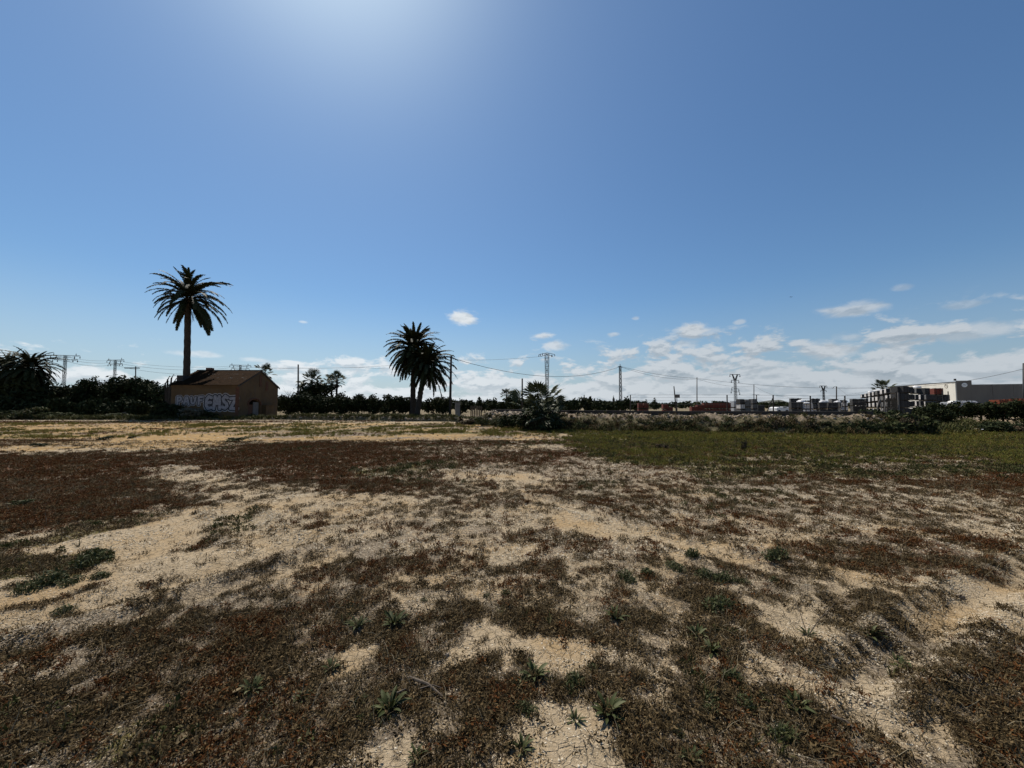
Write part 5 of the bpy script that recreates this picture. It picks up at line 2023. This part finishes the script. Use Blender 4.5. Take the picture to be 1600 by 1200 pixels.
wall_panels(LL, ang_l, HZ - .02, 8, M['panel'], dr * .12)
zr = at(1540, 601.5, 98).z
wall_panels(LR - 3.2, ang_r, zr, 10, M['panel_shaded'], dr * 3.2 + dn * .14 + dr * .0)
mb = MB()
mb.box((1.6 + .12, 0, (HZ + .35) / 2 - .1), (3.2 - .28, .3, HZ + .35 + .2))
child('corner_tower', mb.mesh('corner_tower', M['panel_shaded']), p, (dn.x * .1, dn.y * .1, 0), (0, 0, ang_r))
for L2, ang, z, ins in ((LL, ang_l, HZ, dr * .12), (LR - 3.2, ang_r, zr + .03, dr * 3.2 + dn * .14)):
    mb = MB()
    mb.box((L2 / 2, 0, z + .06), (L2, .34, .14))
    child('roof_trim', mb.mesh('roof_trim', M['trim']), p, (ins.x, ins.y, 0), (0, 0, ang))
mb = MB()
mb.box((LR / 2, 15, zr - .5), (LR - 1, 29, .2))
child('flat_roof', mb.mesh('flat_roof', M['trim']), p, (0, 0, 0), (0, 0, ang_r))
mb = MB()
mb.box((.12, .2, HZ + .62), (.34, .34, .5))
child('roof_lamp', mb.mesh('roof_lamp', M['trim']), p, (0, 0, 0), (0, 0, ang_r))
# round emblems
M['emblem_white'] = M['white']


def disc_mesh(name, rad, th_, mat, ring=None):
    n = 28
    mb = MB()
    if ring:
        vs = []
        for a2 in range(n):
            c_, s_ = math.cos(2 * math.pi * a2 / n), math.sin(2 * math.pi * a2 / n)
            vs += [(rad * c_, 0, rad * s_), (ring * c_, 0, ring * s_), (rad * c_, -th_, rad * s_), (ring * c_, -th_, ring * s_)]
        fs = []
        for k in range(n):
            a2, b2 = 4 * k, 4 * ((k + 1) % n)
            fs += [(a2 + 2, b2 + 2, b2 + 3, a2 + 3), (a2, b2, b2 + 2, a2 + 2), (a2 + 1, a2 + 3, b2 + 3, b2 + 1)]
        mb.add(vs, fs)
    else:
        mb.tube([(0, 0, 0), (0, -th_, 0)], rad, n)
    return mb.mesh(name, mat)


ez = at(1507, 601.5, 99).z
em = child('emblem', disc_mesh('emblem', .56, .06, M['white']), p, (dr.x * 1.75 - dn.x * .062, dr.y * 1.75 - dn.y * .062, ez), (0, 0, ang_r))
mb = MB()
mb.tube([(-.36, -.075, -.02), (-.12, -.075, .14), (.1, -.075, -.06), (.36, -.075, .08)], .045, 5)
child('emblem_mark', mb.mesh('emblem_mark', M['trim']), em)
ez2 = at(1486, 602.5, 101).z
M['faded'] = simple('faded_ring', (.33, .30, .25), (.28, .255, .21), 3, .8)
em = child('emblem', disc_mesh('emblem', .6, .05, M['faded'], .47), p, (dn.x * 3.2 - dr.x * .002, dn.y * 3.2 - dr.y * .002, ez2), (0, 0, ang_l + math.pi))
mb = MB()
mb.tube([(-.2, -.06, .1), (.05, -.06, .18), (.2, -.06, -.1)], .06, 5)
child('emblem_mark', mb.mesh('emblem_mark', M['faded']), em)

# ------------------------------------------------------------------ block yard: every bundle is a thing
def grid_block(w, d, h, nx_, nz_, gap=.012):
    """bundle of blocks: stacked courses with open joints"""
    mb = MB()
    for i in range(nx_):
        for k in range(nz_):
            mb.box((-w / 2 + w * (i + .5) / nx_, 0, h * (k + .5) / nz_), (w / nx_ - gap, d - (.03 if (i + k) % 2 else 0), h / nz_ - gap))
    return mb


def pallet_mb(w, d):
    mb = MB()
    for k in range(4):
        mb.box((0, -d / 2 + d * (k + .5) / 4, .12), (w, d / 4 * .75, .04))
    for k in (-1, 0, 1):
        mb.box((k * w * .44, 0, .05), (.1, d, .1))
    return mb


PAL = {}


def bundle(x, y, z, rz, w, d, h, mat, label, group, cat='block bundle', name='block_bundle', nx_=4, nz_=4, wrap=None, strap=True, shade_sides=False):
    gap = .36 if shade_sides else .18
    key = (gap, round(w, 2), round(d, 2), round(h, 2), mat, nx_, nz_)
    if key not in PAL:
        PAL[key] = (pallet_mb(w, d).mesh('pallet', M['pallet']), grid_block(w, d, h - gap, nx_, nz_).mesh('blocks', M[mat]))
        mb = MB()
        for sx_ in (-.25, .25):
            mb.box((sx_ * w, 0, (h - .16) / 2), (.04, d + .03, h - .15))
        PAL[key] += (mb.mesh('strap', M['trim']),)
    p = empty(name, (x, y, z), rz, label, cat, group)
    child('pallet', PAL[key][0], p)
    child('blocks', PAL[key][1], p, (0, 0, gap / 2 + .04))
    if strap:
        child('strap', PAL[key][2], p, (0, 0, .145))
    if shade_sides:  # dark panels put the shade of the long sides into their colour
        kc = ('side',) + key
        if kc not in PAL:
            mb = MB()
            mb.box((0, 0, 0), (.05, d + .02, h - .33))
            PAL[kc] = mb.mesh('shade_panel', M['dark_block'])
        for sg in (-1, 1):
            child('shade_panel', PAL[kc], p, (sg * (w / 2 + .02), 0, .18 + (h - .36) / 2))
    if wrap:
        kw = ('wrap',) + key
        if kw not in PAL:
            mb = MB()
            mb.box((0, 0, h * .5), (w + .05, d + .05, h * .92), taper=.97)
            PAL[kw] = mb.mesh('wrapping', M['film'])
        child('wrapping', PAL[kw], p, (0, 0, .13))
    return p


def stack_at(px, D, top, w, n, mat, label, group, rz=-.28, d=1.0, hh=None, **kw):
    """n bundles on top of one another, the topmost reaching photo height top"""
    a2 = at(px, 640, D)
    H = at(px, top, D).z
    h = H / n
    ordn = ['bottom', 'middle', 'top'] if n == 3 else (['lower', 'upper'] if n == 2 else (['single'] if n == 1 else ['bottom', 'second', 'third', 'top']))
    for k in range(n):
        bundle(a2.x + .04 * math.sin(px + k), a2.y, h * k, rz + .03 * math.sin(k * 3 + px), w, d, h, mat if isinstance(mat, str) else mat[k],
               f'{ordn[k]} {label}' if n > 1 else label, group, **kw)


# red brick stacks
def red(px, D, top, n, label, w=1.15, **kw):
    stack_at(px, D, top, w, n, 'brick', label, 'red brick pallets in the yard', -.12, 1.1, cat='brick pallet', name='brick_pallet', **kw)


red(1000, 62, 629.3, 2, 'red brick pallet, leftmost in the yard', .72)
red(1009, 62, 629.3, 2, 'red brick pallet, second from the left', .72)
red(1039, 62, 631.2, 2, 'red brick pallet beside the sign board', .8)
red(1047, 62, 635.5, 1, 'low red brick pallet left of the leaning pole', .7)
red(1084, 62, 635.0, 1, 'low red brick pallet at the left end of the long row', 1.0)
red(1093, 62, 632.5, 1, 'stepped red brick pallet in the long row', 1.0)
for i, px in enumerate((1103.5, 1114, 1124.5, 1135)):
    red(px, 62, 629.2, 2, 'red brick pallet, ' + ['first', 'second', 'third', 'rightmost'][i] + ' of the tall part of the long row', 1.05)
# white bundle left of the first grey stacks
stack_at(1147.5, 66, 626.5, .85, 2, 'film', 'white wrapped bundle right of the red brick row', None, .2, .9, strap=False)
# grey block stacks
stack_at(1157, 64, 623.5, .8, 3, ['block', 'pale_block', 'dark_block'], 'bundle in the grey stack with a dark top', None, .1)
stack_at(1166.5, 64, 625, .95, 2, 'block', 'pale grey bundle in the stack with a plank on top', None, .1)
stack_at(1177, 65, 623.3, .85, 3, 'block', 'grey bundle in the squared stack right of the plank', None, .1)
a2 = at(1165, 640, 64)
mb = MB()
mb.box((0, 0, .04), (1.5, .3, .07))
o = mb.build('plank', M['board'], None, False, (a2.x, a2.y, at(1165, 625, 64).z + .01))
tag(o, 'dark plank lying on top of the first grey stacks', 'plank')
stack_at(1187, 70, 632.5, 1.3, 1, 'dark_block', 'low dark bundle right of the squared grey stack', None, .1)
gs = 'grey block bundles in the yard'
for px, D, top, w, n, mat, lab in (
        (1240, 60, 628.5, .95, 2, 'dark_block', 'dark bundle in the leftmost stack of the middle yard'),
        (1250, 61, 628.2, .85, 2, 'block', 'grey bundle in the second stack of the middle yard'),
        (1243, 64, 622.2, 1.5, 3, ['block', 'block', 'dark_block'], 'bundle in the tall stack behind the leftmost two'),
        (1262, 60, 630.5, 1.1, 2, 'pale_block', 'pale bundle in the stack left of the fence post'),
        (1261, 64, 625.5, .9, 3, ['block', 'block', 'dark_block'], 'bundle in the dark topped stack behind the fence post'),
        (1274, 61, 622.4, 1.05, 3, ['pale_block', 'block', 'dark_block'], 'bundle in the dark topped stack right of the fence post'),
        (1284, 60, 629.2, 1.0, 2, 'dark_block', 'bundle in the stack below the distant forked pylon'),
        (1300, 60, 629.0, 1.25, 2, 'dark_block', 'dark bundle in the wide stack under the white bag'),
        (1303, 66, 623.3, 1.0, 3, ['block', 'block', 'block'], 'bundle in the stack behind the wide dark one'),
        (1316, 61, 625.0, .9, 2, 'dark_block', 'dark bundle in the stack left of the braced fence post'),
        (1341, 75, 623.0, 2.2, 2, 'dark_block', 'long dark bundle above the broad green bush')):
    stack_at(px, D, top, w, n, mat, lab, None, -.3 + .08 * math.sin(px), 1.0)


def bag(px, py, D, w, h, label):
    """loose white sheet heaped over a stack"""
    a2 = at(px, py, D)
    r_ = np.random.default_rng(int(px))
    nu_, nv_ = 14, 7
    vs, fs = [], []
    for j in range(nv_ + 1):
        ph = math.pi / 2 * j / nv_
        for i in range(nu_):
            th_ = 2 * math.pi * i / nu_
            q = 1 + .16 * math.sin(3 * th_ + px) + r_.normal(0, .05)
            sq = max(abs(math.cos(th_)), abs(math.sin(th_)))
            vs.append((w / 2 * math.cos(ph) * math.cos(th_) * q / sq ** .6, w / 2 * math.cos(ph) * math.sin(th_) * q / sq ** .6, h * math.sin(ph) * .7 * (1 + r_.normal(0, .16))))
    for j in range(nv_):
        for i in range(nu_):
            a3, b3 = j * nu_ + i, j * nu_ + (i + 1) % nu_
            fs.append((a3, b3, b3 + nu_, a3 + nu_))
    o = link(bpy.data.objects.new('white_sheet', np_mesh('white_sheet', vs, fs, M['film'], True)))
    o.location = a2
    tag(o, label, 'plastic sheet')


bag(1252, 628, 60.5, 1.0, .45, 'white plastic sheet on the second middle yard stack')
bag(1261, 630.4, 59.6, 1.0, .3, 'white plastic sheet on the pale stack by the fence post')
bag(1286, 629, 60, 1.1, .45, 'white plastic sheet on the stack below the distant pylon')
bag(1309, 628.6, 60.3, .8, .35, 'white plastic sheet between the two dark right hand stacks')
bag(1319, 628, 62, .9, .4, 'white plastic sheet left of the broad green bush')
stack_at(1319.5, 59.5, 629, .55, 3, 'pale_block', 'pale bundle in the thin stack touching the broad bush', None, .3, .6, strap=False)

# two receding rows of stacked bundles: pale ends, long sides faced dark to paint in their shade
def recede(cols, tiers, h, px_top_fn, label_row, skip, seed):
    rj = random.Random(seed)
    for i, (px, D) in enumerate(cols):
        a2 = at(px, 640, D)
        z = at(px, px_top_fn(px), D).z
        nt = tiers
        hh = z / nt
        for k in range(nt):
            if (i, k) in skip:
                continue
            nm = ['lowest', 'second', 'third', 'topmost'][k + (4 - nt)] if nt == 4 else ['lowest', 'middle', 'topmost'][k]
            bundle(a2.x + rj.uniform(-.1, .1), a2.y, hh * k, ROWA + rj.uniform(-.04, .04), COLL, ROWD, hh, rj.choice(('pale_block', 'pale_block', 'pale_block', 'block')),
                   f'{nm} pale bundle, {["first", "second", "third", "fourth", "fifth", "sixth", "seventh", "eighth", "ninth", "tenth"][i]} column of the {label_row}', None, nx_=5, nz_=3, strap=False, wrap=(rj.random() < .12), shade_sides=True)


# direction of the row in plan
e0, e1 = at(1350, 640, 86), at(1411, 640, 62)
ROWA = math.atan2(e1.y - e0.y, e1.x - e0.x)
COLL = 1.5
ROWD = 2.4
nA = 10
colsA = []
for i in range(nA):
    u = i / (nA - 1)
    q = e0.lerp(e1, u)
    colsA.append((800 + q.x / q.y * F, q.y))
recede(colsA, 4, 1, lambda px: 617.0 - (px - 1350) / 61 * 13.5, 'long receding row', {(0, 3), (1, 3)}, 3)
# near-end bundles closing the row, coloured dark for its shaded end face
for j, (px, D, top) in enumerate(((1403, 60.5, 604.0), (1411, 60.0, 603.2))):
    stack_at(px, D, top, .95, 4, 'dark_block', f'netted bundle coloured dark for shade at the near end of the long row, {["left", "right"][j]} stack', None, .05, 1.2, nx_=3, nz_=5)
ROWD = 1.3
e0, e1 = at(1434, 640, 76), at(1456, 640, 66)
ROWA = math.atan2(e1.y - e0.y, e1.x - e0.x)
colsB = []
for i in range(4):
    q = e0.lerp(e1, i / 3)
    colsB.append((800 + q.x / q.y * F, q.y))
recede(colsB, 4, 1, lambda px: 605.5 - (px - 1434) / 22 * .5, 'short row before the lit wall', {(2, 3), (3, 3)}, 9)
a2 = at(1464.5, 640, 66)
zb = at(1464, 617.5, 66).z
for j, (px, top, n, mat) in enumerate(((1465, 618, 3, 'dark_block'), (1475, 616.5, 3, 'dark_block'))):
    stack_at(px, 65.5, top, 1.0, n, mat, f'dark bundle in the end stack under the red bundle, {["left", "right"][j]}', None, .05, 1.1, nx_=3, nz_=4)
b_ = bundle(at(1463.5, 613, 65.2).x, 65.2, zb + .02, -.4, 1.15, 1.2, at(1463, 607, 66).z - zb, 'brick', 'single red brick pallet on top of the right stacks', None, 'brick pallet', 'brick_pallet')
for j, (px, top) in enumerate(((1446, 606.5), (1455, 608.5))):
    stack_at(px, 72, top, 1.1, 4, 'dark_block', f'dark bundle behind the short row, {["left", "right"][j]} stack', None, .05, 1.2, nx_=3, nz_=4)
# rack posts at the right end
for j, (px, top, D) in enumerate(((1474, 611, 64), (1483, 611.5, 63.5), (1478, 620, 64))):
    a2 = at(px, 640, D)
    mb = MB()
    mb.tube([(0, 0, 0), (0, 0, at(px, top, D).z)], .07, 5)
    o = mb.build('yard_post', M['steel'], None, False, (a2.x, a2.y, 0))
    tag(o, ['thin steel post right of the single red pallet', 'steel post before the lit warehouse wall corner', 'short steel post between the two taller ones'][j], 'post')
bag(1361, 613.6, 80, 1.3, .5, 'white plastic sheet on the far columns of the long row')
bag(1375, 610.5, 74, 2.0, .35, 'white plastic sheet below the dark palm on the long row')
bag(1432.5, 606, 74, 1.2, .6, 'white plastic sheet on the short row before the lit wall')
bag(1437, 640, 52, 1.0, .5, 'white sack lying at the foot of the right stacks')

# orange clay stacks at the right edge
for i, (px, top, w) in enumerate(((1557.5, 624.3, .8), (1565.5, 623.6, .65), (1577, 623.0, 1.35), (1594, 622.3, 1.5), (1612, 621.8, 1.4))):
    stack_at(px, 55, top, w, 2, 'orange', 'orange clay pallet, ' + ['first', 'second', 'third', 'fourth', 'fifth'][i] + ' stack from the warehouse end', None, .12, 1.1, cat='brick pallet', name='clay_pallet')


# vehicles parked in the yard
def van(px, D, top, w, label, rz, kind):
    a2 = at(px, 640, D)
    H = at(px, top, D).z
    p = empty('parked_van', (a2.x, a2.y, 0), rz, label, 'van')
    L2, W2 = w, 1.9
    prof = [(-L2 / 2, .45), (L2 / 2, .45), (L2 / 2, 1.05), (L2 / 2 - .55, 1.2), (L2 / 2 - 1.15, H - .05), (L2 / 2 - 1.5, H), (-L2 / 2 + .1, H), (-L2 / 2, H - .1)]
    bm = bmesh.new()
    v_ = [bm.verts.new((x_, -W2 / 2, z_)) for x_, z_ in prof]
    f_ = bm.faces.new(v_)
    ext = bmesh.ops.extrude_face_region(bm, geom=[f_])
    bmesh.ops.translate(bm, verts=[g for g in ext['geom'] if isinstance(g, bmesh.types.BMVert)], vec=(0, W2, 0))
    bmesh.ops.recalc_face_normals(bm, faces=bm.faces)
    bmesh.ops.bevel(bm, geom=bm.edges[:], offset=.06, segments=2, affect='EDGES')
    me = bpy.data.meshes.new('body')
    bm.to_mesh(me)
    bm.free()
    me.materials.append(M['white'])
    child('body', me, p)
    mb = MB()
    x0, z0, x1, z1 = L2 / 2 - .62, 1.25, L2 / 2 - 1.12, H - .15
    nrm = Vector((z1 - z0, 0, x0 - x1)).normalized() * .03
    mb.add([Vector((x0, -.78, z0)) + nrm, Vector((x0, .78, z0)) + nrm, Vector((x1, .74, z1)) + nrm, Vector((x1, -.74, z1)) + nrm], [(0, 1, 2, 3)])
    mb.build('windscreen', M['glass'], p)
    for sy_ in (-1, 1):
        mb = MB()
        mb.box((L2 / 2 - 1.65, sy_ * (W2 / 2 + .004), (1.15 + H - .2) / 2), (.8, .012, H - 1.4))
        mb.build('side_window', M['glass'], p)
        for x_ in (-L2 * .3, L2 * .32):
            mb = MB()
            mb.tube([(x_, sy_ * (W2 / 2 - .22), .34), (x_, sy_ * (W2 / 2 + .02), .34)], .34, 16)
            mb.build('wheel', M['tyre'], p)
        mb = MB()
        mb.box((L2 / 2 + .002, sy_ * .68, .85), (.03, .28, .18))
        mb.build('headlight', M['film'], p)
    return p


van(1217, 72, 635.6, 2.6, 'white van parked between the grey stacks behind the fence', 3.3, 0)
van(1494, 62, 628.3, 3.0, 'white van half hidden left of the larger white van', -1.2, 0)
van(1512, 58, 626.3, 3.6, 'larger white van parked before the warehouse corner', -.55, 0)

# ------------------------------------------------------------------ small things
# branch pile left of the house
a2 = at(183, 640, 43)
p = empty('branch_pile', (a2.x, a2.y, 0), 0, 'pile of pale dead branches between bushes left of the house', 'branches')
rb = random.Random(6)
for k in range(26):
    mb = MB()
    x_, y_ = rb.uniform(-1.6, 1.6), rb.uniform(-.6, .6)
    a_ = rb.uniform(-.5, .5)
    l_ = rb.uniform(.6, 1.5)
    z_ = rb.uniform(.1, .75) * (1 - abs(x_) / 2.2)
    mb.tube([(x_ - l_ * math.cos(a_) * .5, y_, z_ - .15), (x_, y_ + .1, z_ + rb.uniform(0, .2)), (x_ + l_ * math.cos(a_) * .5, y_ + .2, z_ + rb.uniform(-.2, .25))], [.045, .035, .015], 5)
    mb.build('branch', M['pale_pole'], p)
# curling agave leaves at the left end of the house
a2 = at(262, 640, 51)
p = empty('agave', (a2.x, a2.y, 2.2), 0, 'curling agave like leaves rising beside the tall palm trunk', 'plant')
for k, (dx_, hz_) in enumerate(((-.5, 2.6), (-.2, 3.2), (.3, 3.4), (.7, 2.9), (.1, 2.4))):
    mb = MB()
    mb.tube([(dx_ * .2, 0, -2.2), (dx_ * .8, 0, hz_ * .5), (dx_ * 1.0, 0, hz_ * .85), (dx_ * 1.0 + .25, 0, hz_), (dx_ * 1.0 + .55, 0, hz_ - .15)], [.12, .11, .09, .06, .02], 5)
    mb.build('leaf', M['dark_block'] if False else M['bark'], p)


# litter
def litter(px, py, w, h, label, seed):
    x_, y_ = gp(px, py)
    r_ = random.Random(seed)
    mb = MB()
    n = 8
    top = [(w * .5 * math.cos(6.283 * i / n) * r_.uniform(.7, 1.2), w * .35 * math.sin(6.283 * i / n) * r_.uniform(.7, 1.2), h * r_.uniform(.5, 1.1)) for i in range(n)]
    bot = [(v[0] * .9, v[1] * .9, -.01) for v in top]
    mb.add(top + bot + [(0, 0, h * 1.3)], [(i, (i + 1) % n, 16) for i in range(n)] + [(i + 8, (i + 1) % n + 8, (i + 1) % n, i) for i in range(n)])
    o = mb.build('plastic_scrap', M['film'], None, False, (x_, y_, gz1(x_, y_)))
    tag(o, label, 'litter')


litter(101, 655.5, .22, .16, 'small white scrap at the field edge below the weedy bush', 1)
litter(4, 654.6, .35, .2, 'small white scrap at the field edge on the far left', 2)
litter(25, 653.6, .6, .1, 'flat pale scrap at the field edge below the far left palms', 4)
litter(1538, 674, .45, .12, 'white scrap in the low thicket below the citrus trees', 3)

# distant aeroplane
q = at(1236, 464, 1600)
p = empty('aeroplane', q, .4, 'tiny dark aeroplane high in the blue sky', 'aeroplane')
mb = MB()
mb.tube([(-5.5, 0, .3), (-4, 0, 0), (3.5, 0, 0), (5.5, 0, -.2)], [.2, .7, .75, .2], 8)
mb.build('fuselage', M['trim'], p)
mb = MB()
mb.box((.6, 0, .1), (1.7, 13, .2))
mb.build('wing', M['trim'], p)
mb = MB()
mb.box((-5, 0, .4), (1.0, 4, .15))
mb.box((-5, 0, 1.2), (1.1, .15, 1.8))
mb.build('tail', M['trim'], p)


# ------------------------------------------------------------------ foreground plants: each rosette with its leaves
def leaf_strip(L, W, arch, seed, curl=.25):
    r_ = np.random.default_rng(seed)
    n = 6
    vs, fs = [], []
    a_ = arch
    p_ = np.array([0., 0., 0.])
    for i in range(n + 1):
        s = i / n
        w = W * (math.sin(math.pi * (.1 + .86 * s)) ** .8) * (1 if i < n else .1)
        wav = r_.normal(0, .12 * W)
        vs += [(p_[0], -w, p_[2] + w * .45 + wav), (p_[0], 0, p_[2]), (p_[0], w, p_[2] + w * .45 - wav)]
        if i:
            o_ = 3 * i
            fs += [(o_ - 3, o_ - 2, o_ + 1, o_), (o_ - 2, o_ - 1, o_ + 2, o_ + 1)]
        ang = a_ - (a_ + curl) * s ** 1.3
        p_ = p_ + np.array([math.cos(ang), 0, math.sin(ang)]) * L / n
    return np_mesh('leaf', vs, fs, M['rosette'], True, {'leaf': np.full(len(vs), r_.uniform())})


LEAF = {}
for k in range(3):
    LEAF['up', k] = leaf_strip(.16, .015, 1.2, k, -.3)
    LEAF['mid', k] = leaf_strip(.17, .017, .85, 10 + k, .2)
    LEAF['flat', k] = leaf_strip(.15, .017, .45, 20 + k, .35)


def rosette(px, py, size, label, n=16, seed=0, stalk=False):
    """size: width in photo pixels"""
    x_, y_ = gp(px, py + size * .25)
    s = size / F * math.hypot(y_, CAM_H) / .30
    r_ = random.Random(int(px * 7 + py))
    p = empty('weed_rosette', (x_, y_, gz1(x_, y_) - .005), r_.uniform(0, 6), label, 'weed')
    for k in range(n):
        a_ = k * 2.39996 + r_.uniform(-.3, .3)
        ty = 'up' if k < n * .3 else ('mid' if k < n * .7 else 'flat')
        child('leaf', LEAF[ty, r_.randrange(3)], p, (.008 * math.cos(a_), .008 * math.sin(a_), 0), (r_.uniform(-.3, .3), r_.uniform(-.2, .2), a_), s * r_.uniform(.65, 1.15))
    if stalk:
        for a_ in (.4, 2.6):
            mb = MB()
            mb.tube([(0, 0, 0), (.06 * math.cos(a_), .06 * math.sin(a_), .12), (.15 * math.cos(a_), .15 * math.sin(a_), .26)], [.003, .0025, .0015], 4)
            mb.build('stalk', M['stick'], p)


ROS = [
    (615, 964, 42, 'large spiky weed rosette, right one of the pair left of centre'),
    (558, 970, 36, 'spiky weed rosette, left one of the pair left of centre'),
    (518, 1040, 28, 'small narrow weed left of the pale bare scrap'),
    (608, 1098, 48, 'spiky weed rosette beside the fallen twigs'),
    (474, 1086, 28, 'small dark weed left of the twigs'),
    (562, 1092, 22, 'little dark weed just left of the twig rosette'),
    (836, 1046, 40, 'dark leafy weed right of the central bare patch'),
    (812, 1058, 34, 'weed clump touching the leafy one right of the central bare patch'),
    (888, 1060, 40, 'leafy weed between centre clump and cracked soil patch'),
    (950, 1106, 46, 'broad leafy weed below the cracked soil patch'),
    (925, 1040, 22, 'small weed on the edge of the cracked soil patch'),
    (820, 1110, 30, 'flat weed left of the bare corner hole at the bottom'),
    (815, 1165, 30, 'drooping weed at the edge of the bottom bare hole'),
    (985, 898, 34, 'green weed tuft, leftmost of the row in mid right'),
    (1020, 893, 28, 'green weed tuft, second of the row in mid right'),
    (1057, 884, 28, 'green weed tuft, third of the row in mid right'),
    (1090, 868, 34, 'green weed tuft on the pale patch edge, fourth of the row'),
    (1108, 898, 38, 'green weed tuft below the row, left of two touching'),
    (1135, 902, 40, 'green weed tuft below the row, right of two touching'),
    (1158, 906, 26, 'green weed tuft at the right end of the touching pair'),
    (1212, 908, 24, 'small weed right of the touching green tufts'),
    (962, 958, 34, 'grey green weed above the cracked soil patch'),
    (1130, 944, 50, 'wide grassy weed clump above the dark leafy pair'),
    (1088, 988, 32, 'leafy weed, upper one of the dark pair'),
    (1112, 1010, 32, 'leafy weed, lower one of the dark pair'),
    (1208, 866, 38, 'wide green clump right of the pale path'),
    (1262, 990, 26, 'small dark rosette with thin stalks on the bare patch'),
    (1150, 1062, 34, 'weed tuft right of centre above the pale light plant'),
    (1108, 1098, 36, 'dark weed tuft left of the pale light plant'),
    (1162, 1100, 34, 'small weed beside the pale light plant'),
    (1246, 1094, 40, 'pale light green plant with upright leaves'),
    (1226, 1150, 40, 'dark weed clump below the pale light plant'),
    (1080, 1180, 30, 'weed at the bottom edge right of the bare hole'),
    (1425, 1036, 30, 'green weed in the tyre track on the right'),
    (1360, 985, 30, 'dark weed where the tyre tracks meet'),
    (760, 926, 18, 'tiny dark weed above the central bare patch, left of two'),
    (790, 922, 22, 'tiny dark weed above the central bare patch, right of two'),
    (662, 936, 16, 'tiny dark weed right of the large rosette'),
    (650, 1180, 26, 'dark weed near the bottom bare strip'),
    (395, 1070, 34, 'broken leafy weed with pale underside on the lower left'),
    (66, 905, 56, 'wide dark green clump on the bare spread at left'),
    (152, 898, 30, 'small green clump right of the wide one at left'),
    (115, 904, 28, 'small green clump touching the wide one at left'),
    (92, 951, 34, 'lonely green clump on the lower bare spread at left'),
    (150, 868, 60, 'long green clump on the upper bare spread at left'),
    (1060, 1140, 24, 'flat weed left of the bottom right grass'),
    (900, 1120, 24, 'weed at the top of the bottom bare hole'),
    (1400, 1010, 26, 'weed on the berm of the right tyre track'),
]
CLUMP = []
for k in range(4):
    va, fa, la = leaf_clump(120, .14, .15, .026, 900 + k)
    vb, fb, lb = blade_tuft(46, .10, .07, .19, .005, .8, 910 + k)
    fb = [tuple(i + len(va) for i in f_) for f_ in fb]
    CLUMP.append(np_mesh('foliage', va + vb, fa + fb, M['rosette'], False, {'leaf': la + lb}))


def clump(px, py, size, label, wide=1.0):
    x_, y_ = gp(px, py + size * .2)
    s = .8 * size / F * math.hypot(y_, CAM_H) / .30
    r_ = random.Random(int(px * 5 + py))
    p = empty('weed_clump', (x_, y_, gz1(x_, y_) - .005), r_.uniform(0, 6), label, 'weed')
    n = 3 if size > 38 else (2 if size > 24 else 1)
    for k in range(n):
        a_ = r_.uniform(0, 6.28)
        q = 0 if n == 1 else .09 * s
        child('foliage', CLUMP[r_.randrange(4)], p, (q * math.cos(a_), q * math.sin(a_), 0), (0, 0, r_.uniform(0, 6)), s * r_.uniform(.7, .98) * (1 if n < 3 else .9))


for px, py, sz_, lab in ROS:
    if 'tuft' in lab or 'clump' in lab or 'small weed' in lab or 'tiny' in lab or 'flat' in lab:
        clump(px, py, sz_, lab)
    else:
        rosette(px, py, sz_ * .95, lab, 26 if sz_ > 40 else 19, stalk=(px == 1262))


def stick(p0, p1, rad, label):
    a2, b2 = gp(*p0), gp(*p1)
    mb = MB()
    mx, my = (a2[0] + b2[0]) / 2 + .01, (a2[1] + b2[1]) / 2 + .008
    mb.tube([(a2[0], a2[1], gz1(*a2) + .02), (mx, my, gz1(mx, my) + .028), (b2[0], b2[1], gz1(*b2) + .015)], [rad, rad * .85, rad * .5], 6)
    o = mb.build('twig', M['stick'])
    tag(o, label, 'twig')


stick((640, 1060), (692, 1090), .009, 'fallen dark twig above the twig rosette')
stick((620, 1086), (640, 1082), .006, 'short twig touching the twig rosette')
stick((655, 1078), (690, 1076), .005, 'thin twig lying below the fallen dark one')
stick((1300, 1120), (1345, 1150), .006, 'thin dry twig on the lower right ground')


def dry_leaf(px, py, s, label, seed):
    x_, y_ = gp(px, py)
    me = leaf_strip(s, s * .28, .5, seed, .5)
    me.materials.clear()
    me.materials.append(M['straw'])
    o = link(bpy.data.objects.new('dry_leaf', me))
    o.location = (x_, y_, gz1(x_, y_) + .012)
    o.rotation_euler = (.2, 0, seed * 1.3)
    tag(o, label, 'leaf')


dry_leaf(275, 1166, .06, 'pale dry leaf on the dark ground at bottom left', 1)
dry_leaf(385, 1080, .075, 'pale leaf beside the broken weed at lower left', 3)


def pebble(px, py, s, label, seed):
    x_, y_ = gp(px, py)
    vs, fs, lf = flake(seed, 8)
    o = link(bpy.data.objects.new('stone', np_mesh('stone', vs, fs, M['stone'], False)))
    o.location = (x_, y_, gz1(x_, y_) + s * .15)
    o.scale = (s, s * .8, s * 1.5)
    o.rotation_euler = (.2, .1, seed)
    tag(o, label, 'stone')


pebble(1590, 1105, .02, 'white stone near the right edge of the ground', 1)
pebble(1485, 1066, .018, 'small white stone right of the track weed', 2)
pebble(1028, 1018, .022, 'white stone on the cracked soil patch', 3)
pebble(698, 1024, .02, 'pale stone below the central bare patch', 4)
pebble(176, 1042, .016, 'tiny white stone on the dark lower left ground', 5)
pebble(1500, 928, .035, 'pale stone on the edge of the right tyre track', 6)
